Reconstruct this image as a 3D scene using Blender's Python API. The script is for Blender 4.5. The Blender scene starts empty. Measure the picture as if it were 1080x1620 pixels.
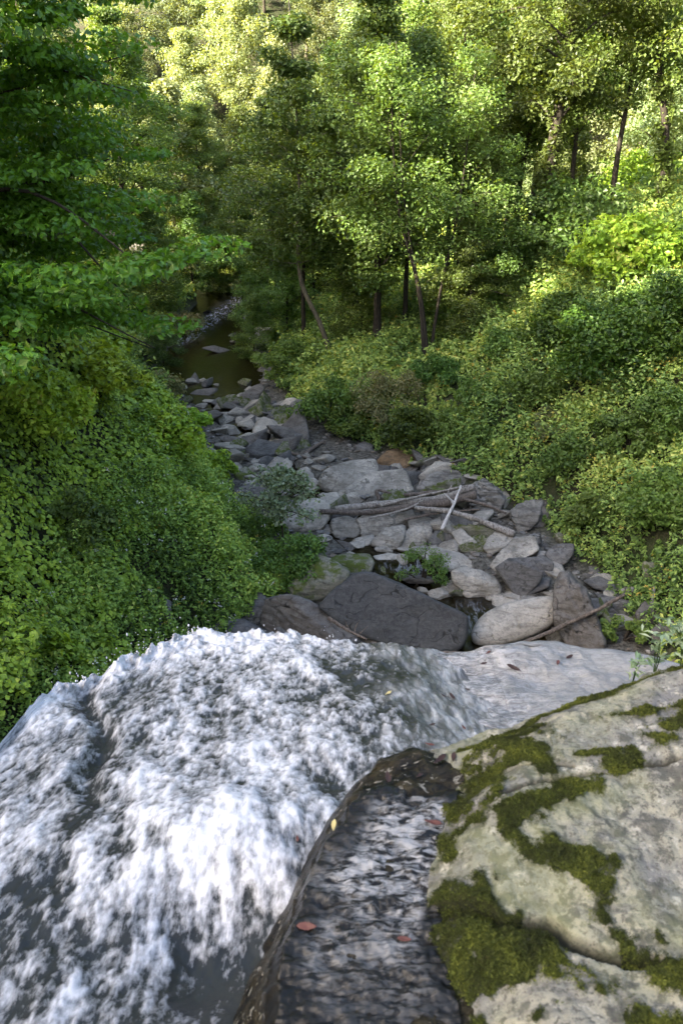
import bpy, math, random
import numpy as np
R = math.radians
SC = bpy.context.scene
COL = SC.collection

# ------------------------------------------------------------------ camera, sky, sun, exposure
PITCH = 25.0
FPX = 810.0 / math.tan(R(32.5))          # focal length in photo pixels (1080 x 1620)
CAMZ = 10.0
cam_d = bpy.data.cameras.new('camera')
cam_d.sensor_fit = 'VERTICAL'; cam_d.sensor_height = 36.0
cam_d.lens = 18.0 / math.tan(R(32.5))
cam_d.clip_start = 0.05; cam_d.clip_end = 2000
cam_d.dof.use_dof = True; cam_d.dof.focus_distance = 16.0; cam_d.dof.aperture_fstop = 6.3
cam = bpy.data.objects.new('camera', cam_d); COL.objects.link(cam)
cam.location = (0, 0, CAMZ); cam.rotation_euler = (R(90 - PITCH), 0, 0)
SC.camera = cam

SUN_TRAVEL = np.array([0.75, 0.36, -0.43]); SUN_TRAVEL /= np.linalg.norm(SUN_TRAVEL)
elev = math.asin(-SUN_TRAVEL[2])
azim = math.atan2(-SUN_TRAVEL[0], -SUN_TRAVEL[1])
W = bpy.data.worlds.new('World'); SC.world = W; W.use_nodes = True
nt = W.node_tree; nt.nodes.clear()
o_ = nt.nodes.new('ShaderNodeOutputWorld'); b_ = nt.nodes.new('ShaderNodeBackground')
s_ = nt.nodes.new('ShaderNodeTexSky'); s_.sky_type = 'NISHITA'; s_.sun_disc = False
s_.sun_elevation = elev; s_.sun_rotation = azim % (2 * math.pi)
s_.air_density = 0.75; s_.dust_density = 4.0; s_.ozone_density = 0.4
b_.inputs['Strength'].default_value = 0.15
nt.links.new(s_.outputs[0], b_.inputs[0]); nt.links.new(b_.outputs[0], o_.inputs[0])
sd = bpy.data.lights.new('sun', 'SUN'); sd.energy = 5.0; sd.angle = R(0.5); sd.color = (1.0, 0.93, 0.76)
sun = bpy.data.objects.new('sun', sd); COL.objects.link(sun)
from mathutils import Vector, Matrix
sun.rotation_euler = Vector(SUN_TRAVEL).to_track_quat('-Z', 'Y').to_euler()
sun.location = (-40, -20, 40)
SC.view_settings.view_transform = 'Standard'; SC.view_settings.look = 'None'
SC.view_settings.gamma = 1.0; SC.view_settings.exposure = 2.95
SC.cycles.max_bounces = 6; SC.cycles.diffuse_bounces = 2; SC.cycles.glossy_bounces = 2
SC.cycles.transmission_bounces = 4; SC.cycles.transparent_max_bounces = 6
SC.cycles.caustics_reflective = False; SC.cycles.caustics_refractive = False
SC.cycles.sample_clamp_indirect = 6.0

# ------------------------------------------------------------------ maths helpers
CAM = np.array([0, 0, CAMZ])
cp, sp = math.cos(R(PITCH)), math.sin(R(PITCH))
FW = np.array([0, cp, -sp]); UP = np.array([0, sp, cp]); RT = np.array([1.0, 0, 0])
def ray(px, py):
    return FW + RT * ((px - 540) / FPX) - UP * ((py - 810) / FPX)
def at_z(px, py, z):
    d = ray(px, py); t = (z - CAMZ) / d[2]; return CAM + d * t
def project(P):
    q = P - CAM; dz = q @ FW
    return 540 + FPX * (q @ RT) / dz, 810 - FPX * (q @ UP) / dz, dz
rng = np.random.default_rng(7)
_perm = np.random.default_rng(3).permutation(512).astype(np.int64)
_perm = np.concatenate([_perm, _perm, _perm])
_g = np.random.default_rng(5).normal(size=(512, 3)); _g /= np.linalg.norm(_g, axis=1)[:, None]
def perlin(P):
    P = np.asarray(P, float); i = np.floor(P).astype(np.int64); f = P - i; i &= 255
    u = f * f * f * (f * (f * 6 - 15) + 10)
    out = 0
    for dx in (0, 1):
        wx = u[:, 0] if dx else 1 - u[:, 0]
        for dy in (0, 1):
            wy = u[:, 1] if dy else 1 - u[:, 1]
            for dz in (0, 1):
                wz = u[:, 2] if dz else 1 - u[:, 2]
                h = _perm[_perm[_perm[(i[:, 0] + dx) & 255] + ((i[:, 1] + dy) & 255)] + ((i[:, 2] + dz) & 255)]
                g = _g[h]
                out = out + wx * wy * wz * (g[:, 0] * (f[:, 0] - dx) + g[:, 1] * (f[:, 1] - dy) + g[:, 2] * (f[:, 2] - dz))
    return out * 1.5
def fbm(P, octv=4, lac=2.03, gain=0.5):
    P = np.asarray(P, float); a = 1.0; s = 0
    for k in range(octv):
        s = s + a * perlin(P + 17.3 * k); P = P * lac; a *= gain
    return s
def noise2(x, y, sc, octv=3, seed=0.0):
    sh = np.shape(x)
    P = np.stack([np.ravel(x) * sc, np.ravel(y) * sc, np.full(np.size(x), 0.37 + seed)], 1)
    return fbm(P, octv).reshape(sh)
def sstep(a, b, x):
    t = np.clip((x - a) / (b - a), 0, 1); return t * t * (3 - 2 * t)
def norm(v):
    return v / np.maximum(np.linalg.norm(v, axis=-1, keepdims=True), 1e-9)

# ------------------------------------------------------------------ mesh helpers
def mesh_np(name, V, F, attrs=None, smooth=True):
    """V (n,3); F (m,k) constant k, or list of such arrays."""
    me = bpy.data.meshes.new(name)
    Fs = F if isinstance(F, list) else [F]
    Fs = [np.asarray(f, np.int32) for f in Fs if len(f)]
    me.vertices.add(len(V)); me.vertices.foreach_set('co', np.asarray(V, np.float32).ravel())
    loops = np.concatenate([f.ravel() for f in Fs])
    tot = np.concatenate([np.full(len(f), f.shape[1], np.int32) for f in Fs])
    st = np.concatenate([[0], np.cumsum(tot)[:-1]]).astype(np.int32)
    me.loops.add(len(loops)); me.loops.foreach_set('vertex_index', loops)
    me.polygons.add(len(tot)); me.polygons.foreach_set('loop_start', st); me.polygons.foreach_set('loop_total', tot)
    me.polygons.foreach_set('use_smooth', np.full(len(tot), smooth, bool))
    for k, v in (attrs or {}).items():
        a = me.attributes.new(k, 'FLOAT', 'POINT'); a.data.foreach_set('value', np.asarray(v, np.float32).ravel())
    me.update(calc_edges=True)
    return me
def obj(name, me, mat=None, parent=None, loc=(0, 0, 0), label=None, cat=None, group=None, kind=None):
    o = bpy.data.objects.new(name, me); COL.objects.link(o); o.location = loc
    if mat is not None and me is not None and not me.materials:
        me.materials.append(mat)
    if parent: o.parent = parent
    if label: o['label'] = label
    if cat: o['category'] = cat
    if group: o['group'] = group
    if kind: o['kind'] = kind
    return o
def kids(root):
    return [c for c in COL.objects if c.parent == root]
def copy_thing(root, children, loc, rotz=0, scale=1.0, label=None, group=None):
    r = root.copy(); COL.objects.link(r); r.location = loc; r.rotation_euler = (0, 0, rotz)
    r.scale = (scale,) * 3 if np.isscalar(scale) else scale
    if label: r['label'] = label
    if group: r['group'] = group
    for c in children:
        d = c.copy(); COL.objects.link(d); d.parent = r
    return r
def grid_faces(nu, nv):
    i = np.arange(nu - 1)[:, None]; j = np.arange(nv - 1)[None, :]
    a = i * nv + j
    return np.stack([a, a + nv, a + nv + 1, a + 1], -1).reshape(-1, 4)
def tube(pts, radii, seg=8, wob=0.0, seed=0):
    pts = np.asarray(pts, float); radii = np.asarray(radii, float); n = len(pts)
    tan = norm(np.gradient(pts, axis=0))
    ref = np.array([0.31, 0.17, 0.93]) if abs(tan[0][2]) < 0.9 else np.array([1.0, 0.2, 0.1])
    a = norm(np.cross(tan, ref)); b = np.cross(tan, a)
    th = np.linspace(0, 2 * np.pi, seg, endpoint=False)
    ring = pts[:, None] + radii[:, None, None] * (a[:, None] * np.cos(th)[None, :, None] + b[:, None] * np.sin(th)[None, :, None])
    V = ring.reshape(-1, 3)
    if wob:
        c = np.repeat(pts, seg, 0); d = V - c
        V = c + d * (1 + wob * fbm(V * 3.1 / max(radii.max() * 8, .05) + seed, 3))[:, None]
    i = np.arange(n - 1)[:, None] * seg; j = np.arange(seg)[None]
    F = np.stack([i + j, i + (j + 1) % seg, i + seg + (j + 1) % seg, i + seg + j], -1).reshape(-1, 4)
    ends = [np.array([list(range(seg))[::-1]]), np.array([[(n - 1) * seg + k for k in range(seg)]])]
    return V, [F] + ends
def smooth_line(pts, n):
    pts = np.asarray(pts, float); m = len(pts)
    if m == 2:
        return pts[0] + (pts[1] - pts[0]) * np.linspace(0, 1, n)[:, None]
    ext = np.vstack([2 * pts[0] - pts[1], pts, 2 * pts[-1] - pts[-2]])
    t = np.linspace(0, m - 1 - 1e-6, n); k = t.astype(int); f = (t - k)[:, None]
    p0, p1, p2, p3 = ext[k], ext[k + 1], ext[k + 2], ext[k + 3]
    return 0.5 * (2 * p1 + (p2 - p0) * f + (2 * p0 - 5 * p1 + 4 * p2 - p3) * f ** 2 + (3 * p1 - p0 - 3 * p2 + p3) * f ** 3)
def join_parts(parts):
    V = []; Fs = []; off = 0
    for v, fs in parts:
        V.append(v)
        for f in (fs if isinstance(fs, list) else [fs]): Fs.append(np.asarray(f) + off)
        off += len(v)
    return np.vstack(V), Fs

# ------------------------------------------------------------------ node material helpers
class NB:
    def __init__(s, name):
        s.m = bpy.data.materials.new(name); s.m.use_nodes = True
        s.t = s.m.node_tree; s.t.nodes.clear()
        s.out = s.n('ShaderNodeOutputMaterial')
    def n(s, typ, **kw):
        nd = s.t.nodes.new(typ)
        for k, v in kw.items(): setattr(nd, k, v)
        return nd
    def l(s, a, b): s.t.links.new(a, b)
    def val(s, sock, v):
        if hasattr(v, 'is_output') or isinstance(v, bpy.types.NodeSocket): s.l(v, sock)
        else: sock.default_value = v
    def coord(s, kind='Object'):
        return s.n('ShaderNodeTexCoord').outputs[kind]
    def mapping(s, c, scale=(1, 1, 1), rot=(0, 0, 0), loc=(0, 0, 0)):
        m = s.n('ShaderNodeMapping'); s.l(c, m.inputs[0])
        m.inputs['Scale'].default_value = scale; m.inputs['Rotation'].default_value = rot; s.val(m.inputs['Location'], loc)
        return m.outputs[0]
    def noise(s, c, scale, detail=4, rough=.55, dist=0.0):
        t = s.n('ShaderNodeTexNoise'); s.l(c, t.inputs['Vector'])
        t.inputs['Scale'].default_value = scale; t.inputs['Detail'].default_value = detail
        t.inputs['Roughness'].default_value = rough; t.inputs['Distortion'].default_value = dist
        return t.outputs['Fac']
    def voro(s, c, scale, feature='F1'):
        t = s.n('ShaderNodeTexVoronoi'); s.l(c, t.inputs['Vector']); t.feature = feature
        t.inputs['Scale'].default_value = scale
        return t.outputs['Distance']
    def attr(s, name):
        a = s.n('ShaderNodeAttribute'); a.attribute_name = name; return a.outputs['Fac']
    def ramp(s, f, stops):
        r = s.n('ShaderNodeValToRGB'); s.l(f, r.inputs[0]); e = r.color_ramp.elements
        while len(e) < len(stops): e.new(0.5)
        for k, (p, c) in enumerate(stops):
            e[k].position = p; e[k].color = (c, c, c, 1) if np.isscalar(c) else (*c, 1)
        return r.outputs[0]
    def mix(s, f, a, b, mode='MIX'):
        m = s.n('ShaderNodeMix', data_type='RGBA', blend_type=mode)
        s.val(m.inputs[0], f)
        for k, v in ((6, a), (7, b)):
            if isinstance(v, tuple): v = (*v, 1) if len(v) == 3 else v
            s.val(m.inputs[k], v)
        return m.outputs[2]
    def math(s, op, a, b=0.0, clamp=False):
        m = s.n('ShaderNodeMath', operation=op); m.use_clamp = clamp
        s.val(m.inputs[0], a); s.val(m.inputs[1], b); return m.outputs[0]
    def bump(s, h, strength=.5, dist=.02, normal=None):
        b = s.n('ShaderNodeBump'); s.l(h, b.inputs['Height'])
        b.inputs['Strength'].default_value = strength; b.inputs['Distance'].default_value = dist
        if normal is not None: s.l(normal, b.inputs['Normal'])
        return b.outputs[0]
    def bsdf(s, color, rough=.8, spec=.4, normal=None, ior=1.45, coat=0.0):
        p = s.n('ShaderNodeBsdfPrincipled')
        if isinstance(color, tuple): color = (*color, 1)
        s.val(p.inputs['Base Color'], color); s.val(p.inputs['Roughness'], rough)
        s.val(p.inputs['Specular IOR Level'], spec); p.inputs['IOR'].default_value = ior
        s.val(p.inputs['Coat Weight'], coat); p.inputs['Coat Roughness'].default_value = 0.08
        if normal is not None: s.l(normal, p.inputs['Normal'])
        return p.outputs[0]
    def finish(s, sh):
        s.l(sh, s.out.inputs['Surface']); return s.m

def leaf_mat(name, stops, trans=0.35, tmul=(1.9, 1.6, 0.45), rough=.45, vary=0.35):
    b = NB(name)
    col = b.ramp(b.attr('tint'), stops)
    r = b.n('ShaderNodeObjectInfo').outputs['Random']
    hsv = b.n('ShaderNodeHueSaturation'); b.l(col, hsv.inputs['Color'])
    b.l(b.math('ADD', b.math('MULTIPLY', r, 0.045), 0.467), hsv.inputs['Hue'])
    b.l(b.math('ADD', b.math('MULTIPLY', b.math('FRACT', b.math('MULTIPLY', r, 7.31)), vary * 2), 1 - vary), hsv.inputs['Value'])
    col = hsv.outputs[0]
    d = b.bsdf(col, rough, .35)
    t = b.n('ShaderNodeBsdfTranslucent'); b.l(b.mix(1.0, col, tmul, 'MULTIPLY'), t.inputs[0])
    m = b.n('ShaderNodeMixShader'); m.inputs[0].default_value = trans
    b.l(d, m.inputs[1]); b.l(t.outputs[0], m.inputs[2])
    return b.finish(m.outputs[0])

def rock_mat(name, c0, c1, c2, moss=0.0, band=(1, 1, 6), rough=.85, stain=.5, rot=(.3, .2, 0), bstr=.6):
    b = NB(name)
    oi = b.n('ShaderNodeObjectInfo').outputs['Random']
    co = b.coord()
    off = b.n('ShaderNodeCombineXYZ'); 
    for k in range(3): b.l(b.math('MULTIPLY', oi, (31., 57., 83.)[k]), off.inputs[k])
    c = b.mapping(co, loc=off.outputs[0])
    big = b.noise(c, 1.1, 5, .6, .4)
    fine = b.noise(c, 14, 6, .65)
    strata = b.noise(b.mapping(c, band, rot), 2.2, 5, .6, .6)
    col = b.mix(b.ramp(big, [(.36, 0.), (.64, 1.)]), c0, c1)
    col = b.mix(b.math('MULTIPLY', b.ramp(strata, [(.50, 0.), (.62, 1.)]), stain), col, c2)
    col = b.mix(b.math('MULTIPLY', b.ramp(fine, [(.47, 0.), (.62, 1.)]), .8), col, b.mix(.5, col, c2))
    speck = b.ramp(b.noise(c, 60, 3, .7), [(.38, 0.), (.46, 1.)])
    col = b.mix(speck, b.mix(.45, col, c2), col)
    if moss > 0:
        geo = b.n('ShaderNodeNewGeometry'); sx = b.n('ShaderNodeSeparateXYZ'); b.l(geo.outputs['Normal'], sx.inputs[0])
        mm = b.math('MULTIPLY', b.ramp(b.noise(c, 2.6, 6, .65), [(.62 - moss * .35, 0.), (.72 - moss * .35, 1.)]), b.ramp(sx.outputs[2], [(.0, .2), (.5, 1.)]))
        col = b.mix(mm, col, b.mix(fine, (.035, .05, .008), (.10, .12, .02)))
    crk = b.n('ShaderNodeTexVoronoi'); crk.feature = 'DISTANCE_TO_EDGE'; crk.inputs['Scale'].default_value = 1.1
    wv = b.n('ShaderNodeVectorMath', operation='ADD'); b.l(b.mapping(c, (1, 1, 2.2), rot), wv.inputs[0]); b.l(b.mix(1.0, (0., 0., 0.), b.n('ShaderNodeTexNoise').outputs['Color'], 'MIX'), wv.inputs[1])
    b.l(wv.outputs[0], crk.inputs['Vector']); crack = b.math('MULTIPLY', b.ramp(crk.outputs['Distance'], [(.0, 1.), (.022, 0.)]), b.ramp(big, [(.42, 0.), (.55, 1.)]))
    col = b.mix(b.math('MULTIPLY', crack, .55), col, (.015, .014, .012))
    h = b.math('SUBTRACT', b.math('ADD', b.math('MULTIPLY', strata, .7), b.math('MULTIPLY', fine, .35)), b.math('MULTIPLY', crack, .5))
    nrm = b.bump(h, bstr, .06)
    nrm = b.bump(b.noise(c, 45, 5, .7), .35, .01, nrm)
    return b.finish(b.bsdf(col, rough, .3, nrm))

M = {}
M['maple'] = leaf_mat('maple_leaves', [(0, (0.0381, 0.0852, 0.0076)), (0.5, (0.1089, 0.2213, 0.0192)), (0.93, (0.0728, 0.1725, 0.02)), (1, (0.1344, 0.184, 0.03))], .38, vary=.1)
M['mid'] = leaf_mat('tree_leaves', [(0, (0.0355, 0.0698, 0.0133)), (0.5, (0.1038, 0.1795, 0.0342)), (1, (0.0867, 0.1235, 0.039))], .35, vary=.25)
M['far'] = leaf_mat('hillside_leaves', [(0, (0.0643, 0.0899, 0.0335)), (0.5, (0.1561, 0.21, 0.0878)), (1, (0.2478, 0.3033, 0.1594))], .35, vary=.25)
M['shrub'] = leaf_mat('shrub_leaves', [(0, (0.0295, 0.0641, 0.0118)), (0.5, (0.101, 0.1918, 0.0362)), (1, (0.08, 0.13, 0.03))], .32, vary=.2)
M['dark_shrub'] = leaf_mat('dark_shrub_leaves', [(0, (0.0189, 0.042, 0.0048)), (0.5, (0.042, 0.082, 0.0096)), (1, (0.0893, 0.14, 0.018))], .25, vary=.1)
M['pale_shrub'] = leaf_mat('pale_shrub_leaves', [(0, (0.105, 0.135, 0.052)), (0.5, (0.18, 0.195, 0.078)), (1, (0.285, 0.255, 0.117))], .3, vary=.1)
M['silver'] = leaf_mat('silvery_leaves', [(0, (0.0675, 0.1215, 0.0607)), (0.5, (0.1755, 0.2633, 0.1492)), (1, (0.297, 0.3645, 0.243))], .3, rough=.35, vary=.1)
M['vine'] = leaf_mat('vine_leaves', [(0, (0.0445, 0.0934, 0.01)), (0.5, (0.2212, 0.3836, 0.0417)), (0.9, (0.3686, 0.5335, 0.0602)), (1, (0.238, 0.266, 0.05))], .32, vary=.05)
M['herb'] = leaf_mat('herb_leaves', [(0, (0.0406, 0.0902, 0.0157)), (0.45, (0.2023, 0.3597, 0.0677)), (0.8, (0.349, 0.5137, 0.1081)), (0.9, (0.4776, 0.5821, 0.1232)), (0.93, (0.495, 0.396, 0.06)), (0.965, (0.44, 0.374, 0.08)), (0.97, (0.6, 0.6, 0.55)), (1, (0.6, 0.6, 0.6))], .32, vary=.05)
M['flower'] = leaf_mat('goldenrod_leaves', [(0, (0.0349, 0.0799, 0.0169)), (0.45, (0.1717, 0.2992, 0.0737)), (0.8, (0.326, 0.4569, 0.1174)), (0.9, (0.4464, 0.5043, 0.1341)), (0.93, (0.45, 0.36, 0.06)), (1, (0.5, 0.42, 0.1))], .32, vary=.05)
def bark(name, c0, c1, moss=False):
    b = NB(name); c = b.coord()
    n1 = b.noise(b.mapping(c, (6, 6, 1.2)), 4, 6, .65, .5); n2 = b.noise(c, 1.2, 3)
    col = b.mix(b.ramp(n1, [(.35, 0.), (.65, 1.)]), c0, c1)
    if moss: col = b.mix(b.ramp(n2, [(.5, 0.), (.62, .7)]), col, (.03, .045, .01))
    return b.finish(b.bsdf(col, .9, .2, b.bump(n1, .8, .03)))
M['bark'] = bark('dark_bark', (.018, .014, .010), (.060, .048, .035))
M['bark_pale'] = bark('pale_bark', (.08, .065, .045), (.20, .17, .12))
M['drift'] = bark('driftwood', (.10, .085, .068), (.36, .33, .29))
M['drift_dark'] = bark('dark_driftwood', (.05, .04, .032), (.17, .14, .115))
M['drift_white'] = bark('bleached_driftwood', (.35, .33, .30), (.60, .57, .53))
M['rock_grey'] = rock_mat('grey_rock', (0.209, 0.1916, 0.1581), (0.385, 0.3523, 0.293), (0.0715, 0.0649, 0.053))
M['rock_pale'] = rock_mat('pale_rock', (0.275, 0.2524, 0.2093), (0.44, 0.4017, 0.3348), (0.099, 0.0876, 0.0698), stain=.35)
M['rock_dark'] = rock_mat('charcoal_rock', (.026, .027, .027), (.050, .051, .050), (.095, .095, .09), stain=.28, band=(1, 1, 3), rough=.62, bstr=.45)
M['rock_mid'] = rock_mat('slate_rock', (0.0825, 0.0803, 0.0763), (0.154, 0.1463, 0.1348), (0.0359, 0.0327, 0.0274))
M['rock_brown'] = rock_mat('brown_rock', (.095, .088, .078), (.165, .152, .135), (0.0415, 0.0317, 0.0214), rot=(.1, .5, 0), bstr=.8)
M['rock_tan'] = rock_mat('tan_rock', (0.1632, 0.1008, 0.0502), (0.2373, 0.1584, 0.087), (0.0475, 0.0346, 0.0214))
M['rock_moss'] = rock_mat('mossy_rock', (0.1483, 0.144, 0.1071), (0.2373, 0.2232, 0.1674), (0.0475, 0.0461, 0.0321), moss=.5)
M['rock_strat'] = rock_mat('banded_rock', (0.1483, 0.1404, 0.1239), (0.2447, 0.2304, 0.2009), (0.0415, 0.038, 0.0321), band=(.6, .6, 7), rot=(.35, .25, 0), stain=.75, bstr=1.0)

# ------------------------------------------------------------------ the ground
_xr = np.array([[-30, 2.6], [4, 2.6], [6, 2.8], [8, 3.6], [10, 5.0], [12, 6.2], [14, 6.6], [17, 6.3], [20, 5.6], [22.3, 4.0], [24.6, 2.2], [29, -.8], [33, -2.7], [42, -3.7], [60, -5.5], [70, -11], [80, -22], [95, -45], [300, -45]])
_xl = np.array([[-30, -2.6], [4, -2.6], [8, -3.2], [12, -3.0], [14.8, -2.7], [17.1, -1.9], [20.9, -3.1], [26.4, -4.9], [31.3, -7.3], [35, -8.6], [42.8, -9.6], [54, -9.4], [62, -11.5], [70, -18], [80, -30], [95, -52], [300, -52]])
def terrain(x, y):
    x = np.asarray(x, float); y = np.asarray(y, float)
    xr = np.interp(y, _xr[:, 0], _xr[:, 1]); xl = np.interp(y, _xl[:, 0], _xl[:, 1])
    wob = noise2(x, y, .35, 3)
    sR = np.maximum(0, x - xr + .5 * wob); sL = np.maximum(0, xl - x + .5 * wob)
    fR = np.interp(y, [6, 10, 14, 20, 28, 42, 60, 90], [2.2, 1.3, .95, .85, .52, .34, .24, .22])
    fL = np.interp(y, [6, 10, 14, 20, 30, 45, 60, 90], [1.3, 1.25, 1.2, 1.15, .95, .9, .5, .3])
    hR = fR * sR; hR = np.where(hR > 8, 8 + (hR - 8) * .45, hR)
    hL = fL * sL; hL = np.where(hL > 6.5, 6.5 + (hL - 6.5) * .62, hL)
    shade_crest = np.interp(y, [-60, -9, -3, 8, 24, 42, 58, 90, 300], [36, 35, 27.5, 25.5, 24.5, 23, 13, 11, 11])  # unseen left hill, its heights shaped to shade the gorge
    hL = np.minimum(hL, shade_crest + 2.2 * noise2(x, y, .16, 3, 3.))
    z = hR * (1 + .12 * noise2(x, y, .23, 3, 1.)) + hL * (1 + .10 * noise2(x, y, .25, 3, 2.))
    far = np.maximum(0, y + np.where(x > 0, .35, .10) * x - 69); far = far * far / (far + 14)
    z = z + np.minimum(.62 * far, 75)
    # stream bed: rubble with pools carved along the water's course
    cx = np.interp(y, [12, 16, 19.8, 22, 26, 31, 36, 48, 60, 70, 80, 95], [3.4, 3.1, .8, -.6, -2.6, -4.6, -6.1, -7.6, -8.3, -14.5, -26, -48])
    hw = np.interp(y, [10, 13, 16, 18.5, 21, 24, 30, 33, 36, 44, 50, 60], [1.2, 1.2, 1.1, 1.0, 1.0, .5, .6, 1.3, 2.1, 1.9, 1.4, 1.4])
    d = np.abs(x - cx) / hw
    bed = .22 + .10 * noise2(x, y, 1.1, 3, 4.)
    bed = bed - .62 * (1 - sstep(.6, 1.5, d))
    z = z + bed
    # the cliff the water falls over, and the ground behind the camera
    lipy = 3.45 - .42 * np.maximum(0, -x - 1.0)
    k = 1 - sstep(lipy - .3, lipy + .9, y)
    inner = sstep(-4.2, -2.6, x) * (1 - sstep(2.4, 4.0, x))
    top = np.where(x > 2.3, 7.7 + .35 * (x - 2.3), 6.9)
    top = np.where(x < -2.4, 6.2 + .1 * (-x - 2.4), top)
    z = np.where(k > 0, np.maximum(z, z * (1 - k) + top * k), z)
    return z + .05 * noise2(x, y, 1.7, 2, 6.)
def hit(px, py, t0=6.5):
    d = ray(px, py); t = np.concatenate([np.arange(t0, 40, .05), np.arange(40, 170, .25)])
    P = CAM + d[None] * t[:, None]
    dz = P[:, 2] - np.maximum(terrain(P[:, 0], P[:, 1]), 0.0)
    k = np.argmax(dz < 0) if (dz < 0).any() else len(t) - 1
    return P[k]
gx = np.unique(np.concatenate([np.arange(-75, -16, 1.2), np.arange(-16, 18, .28), np.arange(18, 95, 1.2)]))
gy = np.unique(np.concatenate([np.arange(-30, 2, 1.0), np.arange(2, 6, .12), np.arange(6, 45, .28), np.arange(45, 190, 1.2)]))
GX, GY = np.meshgrid(gx, gy, indexing='ij')
GZ = terrain(GX, GY)
b = NB('forest_floor'); c = b.coord()
n1 = b.noise(c, .8, 6, .6); n2 = b.noise(c, 9, 6, .7)
col = b.mix(b.ramp(n1, [(.4, 0.), (.6, 1.)]), (.030, .028, .016), (.030, .044, .013))
col = b.mix(b.ramp(n2, [(.5, 0.), (.7, 1.)]), col, (.075, .062, .035))
bed_a = b.attr('bed')
gcol = b.mix(b.ramp(n2, [(.38, 0.), (.62, 1.)]), (.035, .031, .024), (.15, .14, .115))
col = b.mix(bed_a, col, gcol)
M['floor'] = b.finish(b.bsdf(col, .9, .2, b.bump(b.math('ADD', n2, b.noise(c, 30, 4, .7)), .8, .05)))
xr = np.interp(GY, _xr[:, 0], _xr[:, 1]); xl = np.interp(GY, _xl[:, 0], _xl[:, 1])
bedA = sstep(-.3, .3, xr - GX) * sstep(-.3, .3, GX - xl)
obj('ground', mesh_np('ground', np.stack([GX, GY, GZ], -1).reshape(-1, 3), grid_faces(len(gx), len(gy)), {'bed': bedA}), M['floor'], kind='structure')

# stream water
b = NB('stream_water'); c = b.coord()
rp = b.noise(b.mapping(c, (1.0, .7, 1)), 5.0, 5, .6, .8)
nrm = b.bump(rp, .35, .05)
lw = b.n('ShaderNodeLayerWeight'); lw.inputs['Blend'].default_value = .25; b.l(nrm, lw.inputs['Normal'])
gl = b.n('ShaderNodeBsdfGlossy'); gl.inputs['Roughness'].default_value = .04; b.l(nrm, gl.inputs['Normal'])
tr = b.n('ShaderNodeBsdfTransparent'); tr.inputs[0].default_value = (.30, .22, .09, 1)
df = b.n('ShaderNodeBsdfDiffuse'); df.inputs[0].default_value = (.018, .013, .005, 1)
m1 = b.n('ShaderNodeMixShader'); m1.inputs[0].default_value = .5; b.l(tr.outputs[0], m1.inputs[1]); b.l(df.outputs[0], m1.inputs[2])
m2 = b.n('ShaderNodeMixShader'); b.l(b.math('ADD', b.math('MULTIPLY', lw.outputs['Fresnel'], 1.0), .03, True), m2.inputs[0]); b.l(m1.outputs[0], m2.inputs[1]); b.l(gl.outputs[0], m2.inputs[2])
fo = b.math('MULTIPLY', b.attr('foam'), b.ramp(b.noise(b.mapping(c, (1.6, .45, 1)), 5, 5, .65, 1.0), [(.5, 0.), (.62, 1.)]))
fd = b.n('ShaderNodeBsdfDiffuse'); fd.inputs[0].default_value = (.30, .31, .32, 1)
m3 = b.n('ShaderNodeMixShader'); b.l(fo, m3.inputs[0]); b.l(m2.outputs[0], m3.inputs[1]); b.l(fd.outputs[0], m3.inputs[2])
M['water'] = b.finish(m3.outputs[0])
wx = np.arange(-30, 8.01, .25); wy = np.arange(4.5, 75.1, .25)
WX, WY = np.meshgrid(wx, wy, indexing='ij')
riff = np.exp(-(((WX + 8.2 - .15 * (WY - 46)) / .6) ** 2)) * sstep(41, 44, WY) * (1 - sstep(54, 60, WY))
riff = riff + .8 * np.exp(-(((WX - 1.9) / .7) ** 2 + ((WY - 18.4) / .8) ** 2)) + .5 * np.exp(-(((WX - 3.2) / .8) ** 2 + ((WY - 15.6) / .7) ** 2))
rk = np.random.default_rng(2)
WZ = .012 * noise2(WX, WY, 1.5, 2) + .05 * riff + np.where(WY > 45, (WY - 45) * .02, 0) 
obj('stream_water', mesh_np('stream_water', np.stack([WX, WY, WZ], -1).reshape(-1, 3), grid_faces(len(wx), len(wy)), {'foam': np.clip(riff, 0, 1)}), M['water'], kind='structure')

# ------------------------------------------------------------------ the waterfall's bedrock, slab and water (foreground)
def px_xy(pts, z):
    return np.array([at_z(a, c_, z)[:2] for a, c_ in pts])
def sdf_poly(poly, X, Y):
    """positive inside"""
    P = np.stack([X.ravel(), Y.ravel()], 1); n = len(poly); d = np.full(len(P), 1e9); ins = np.zeros(len(P), bool)
    for i in range(n):
        a = poly[i]; c_ = poly[(i + 1) % n]; e = c_ - a; w = P - a
        t = np.clip((w @ e) / (e @ e), 0, 1); d = np.minimum(d, np.linalg.norm(w - e * t[:, None], axis=1))
        cond = ((a[1] > P[:, 1]) != (c_[1] > P[:, 1]))
        xi = a[0] + (P[:, 1] - a[1]) / (c_[1] - a[1] + 1e-12) * (c_[0] - a[0])
        ins ^= cond & (P[:, 0] < xi)
    return np.where(ins, d, -d).reshape(X.shape)
def stroke_mask(strokes, z, X, Y):
    P = np.stack([X.ravel(), Y.ravel()], 1); best = np.full(len(P), -1e9)
    for pts, w in strokes:
        q = px_xy(pts, z); ww = w * 1.9 / FPX
        for i in range(len(q) - 1):
            a, c_ = q[i], q[i + 1]; e = c_ - a; v = P - a
            t = np.clip((v @ e) / (e @ e + 1e-12), 0, 1)
            best = np.maximum(best, 1 - np.linalg.norm(v - e * t[:, None], axis=1) / ww)
    return best.reshape(X.shape)

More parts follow.
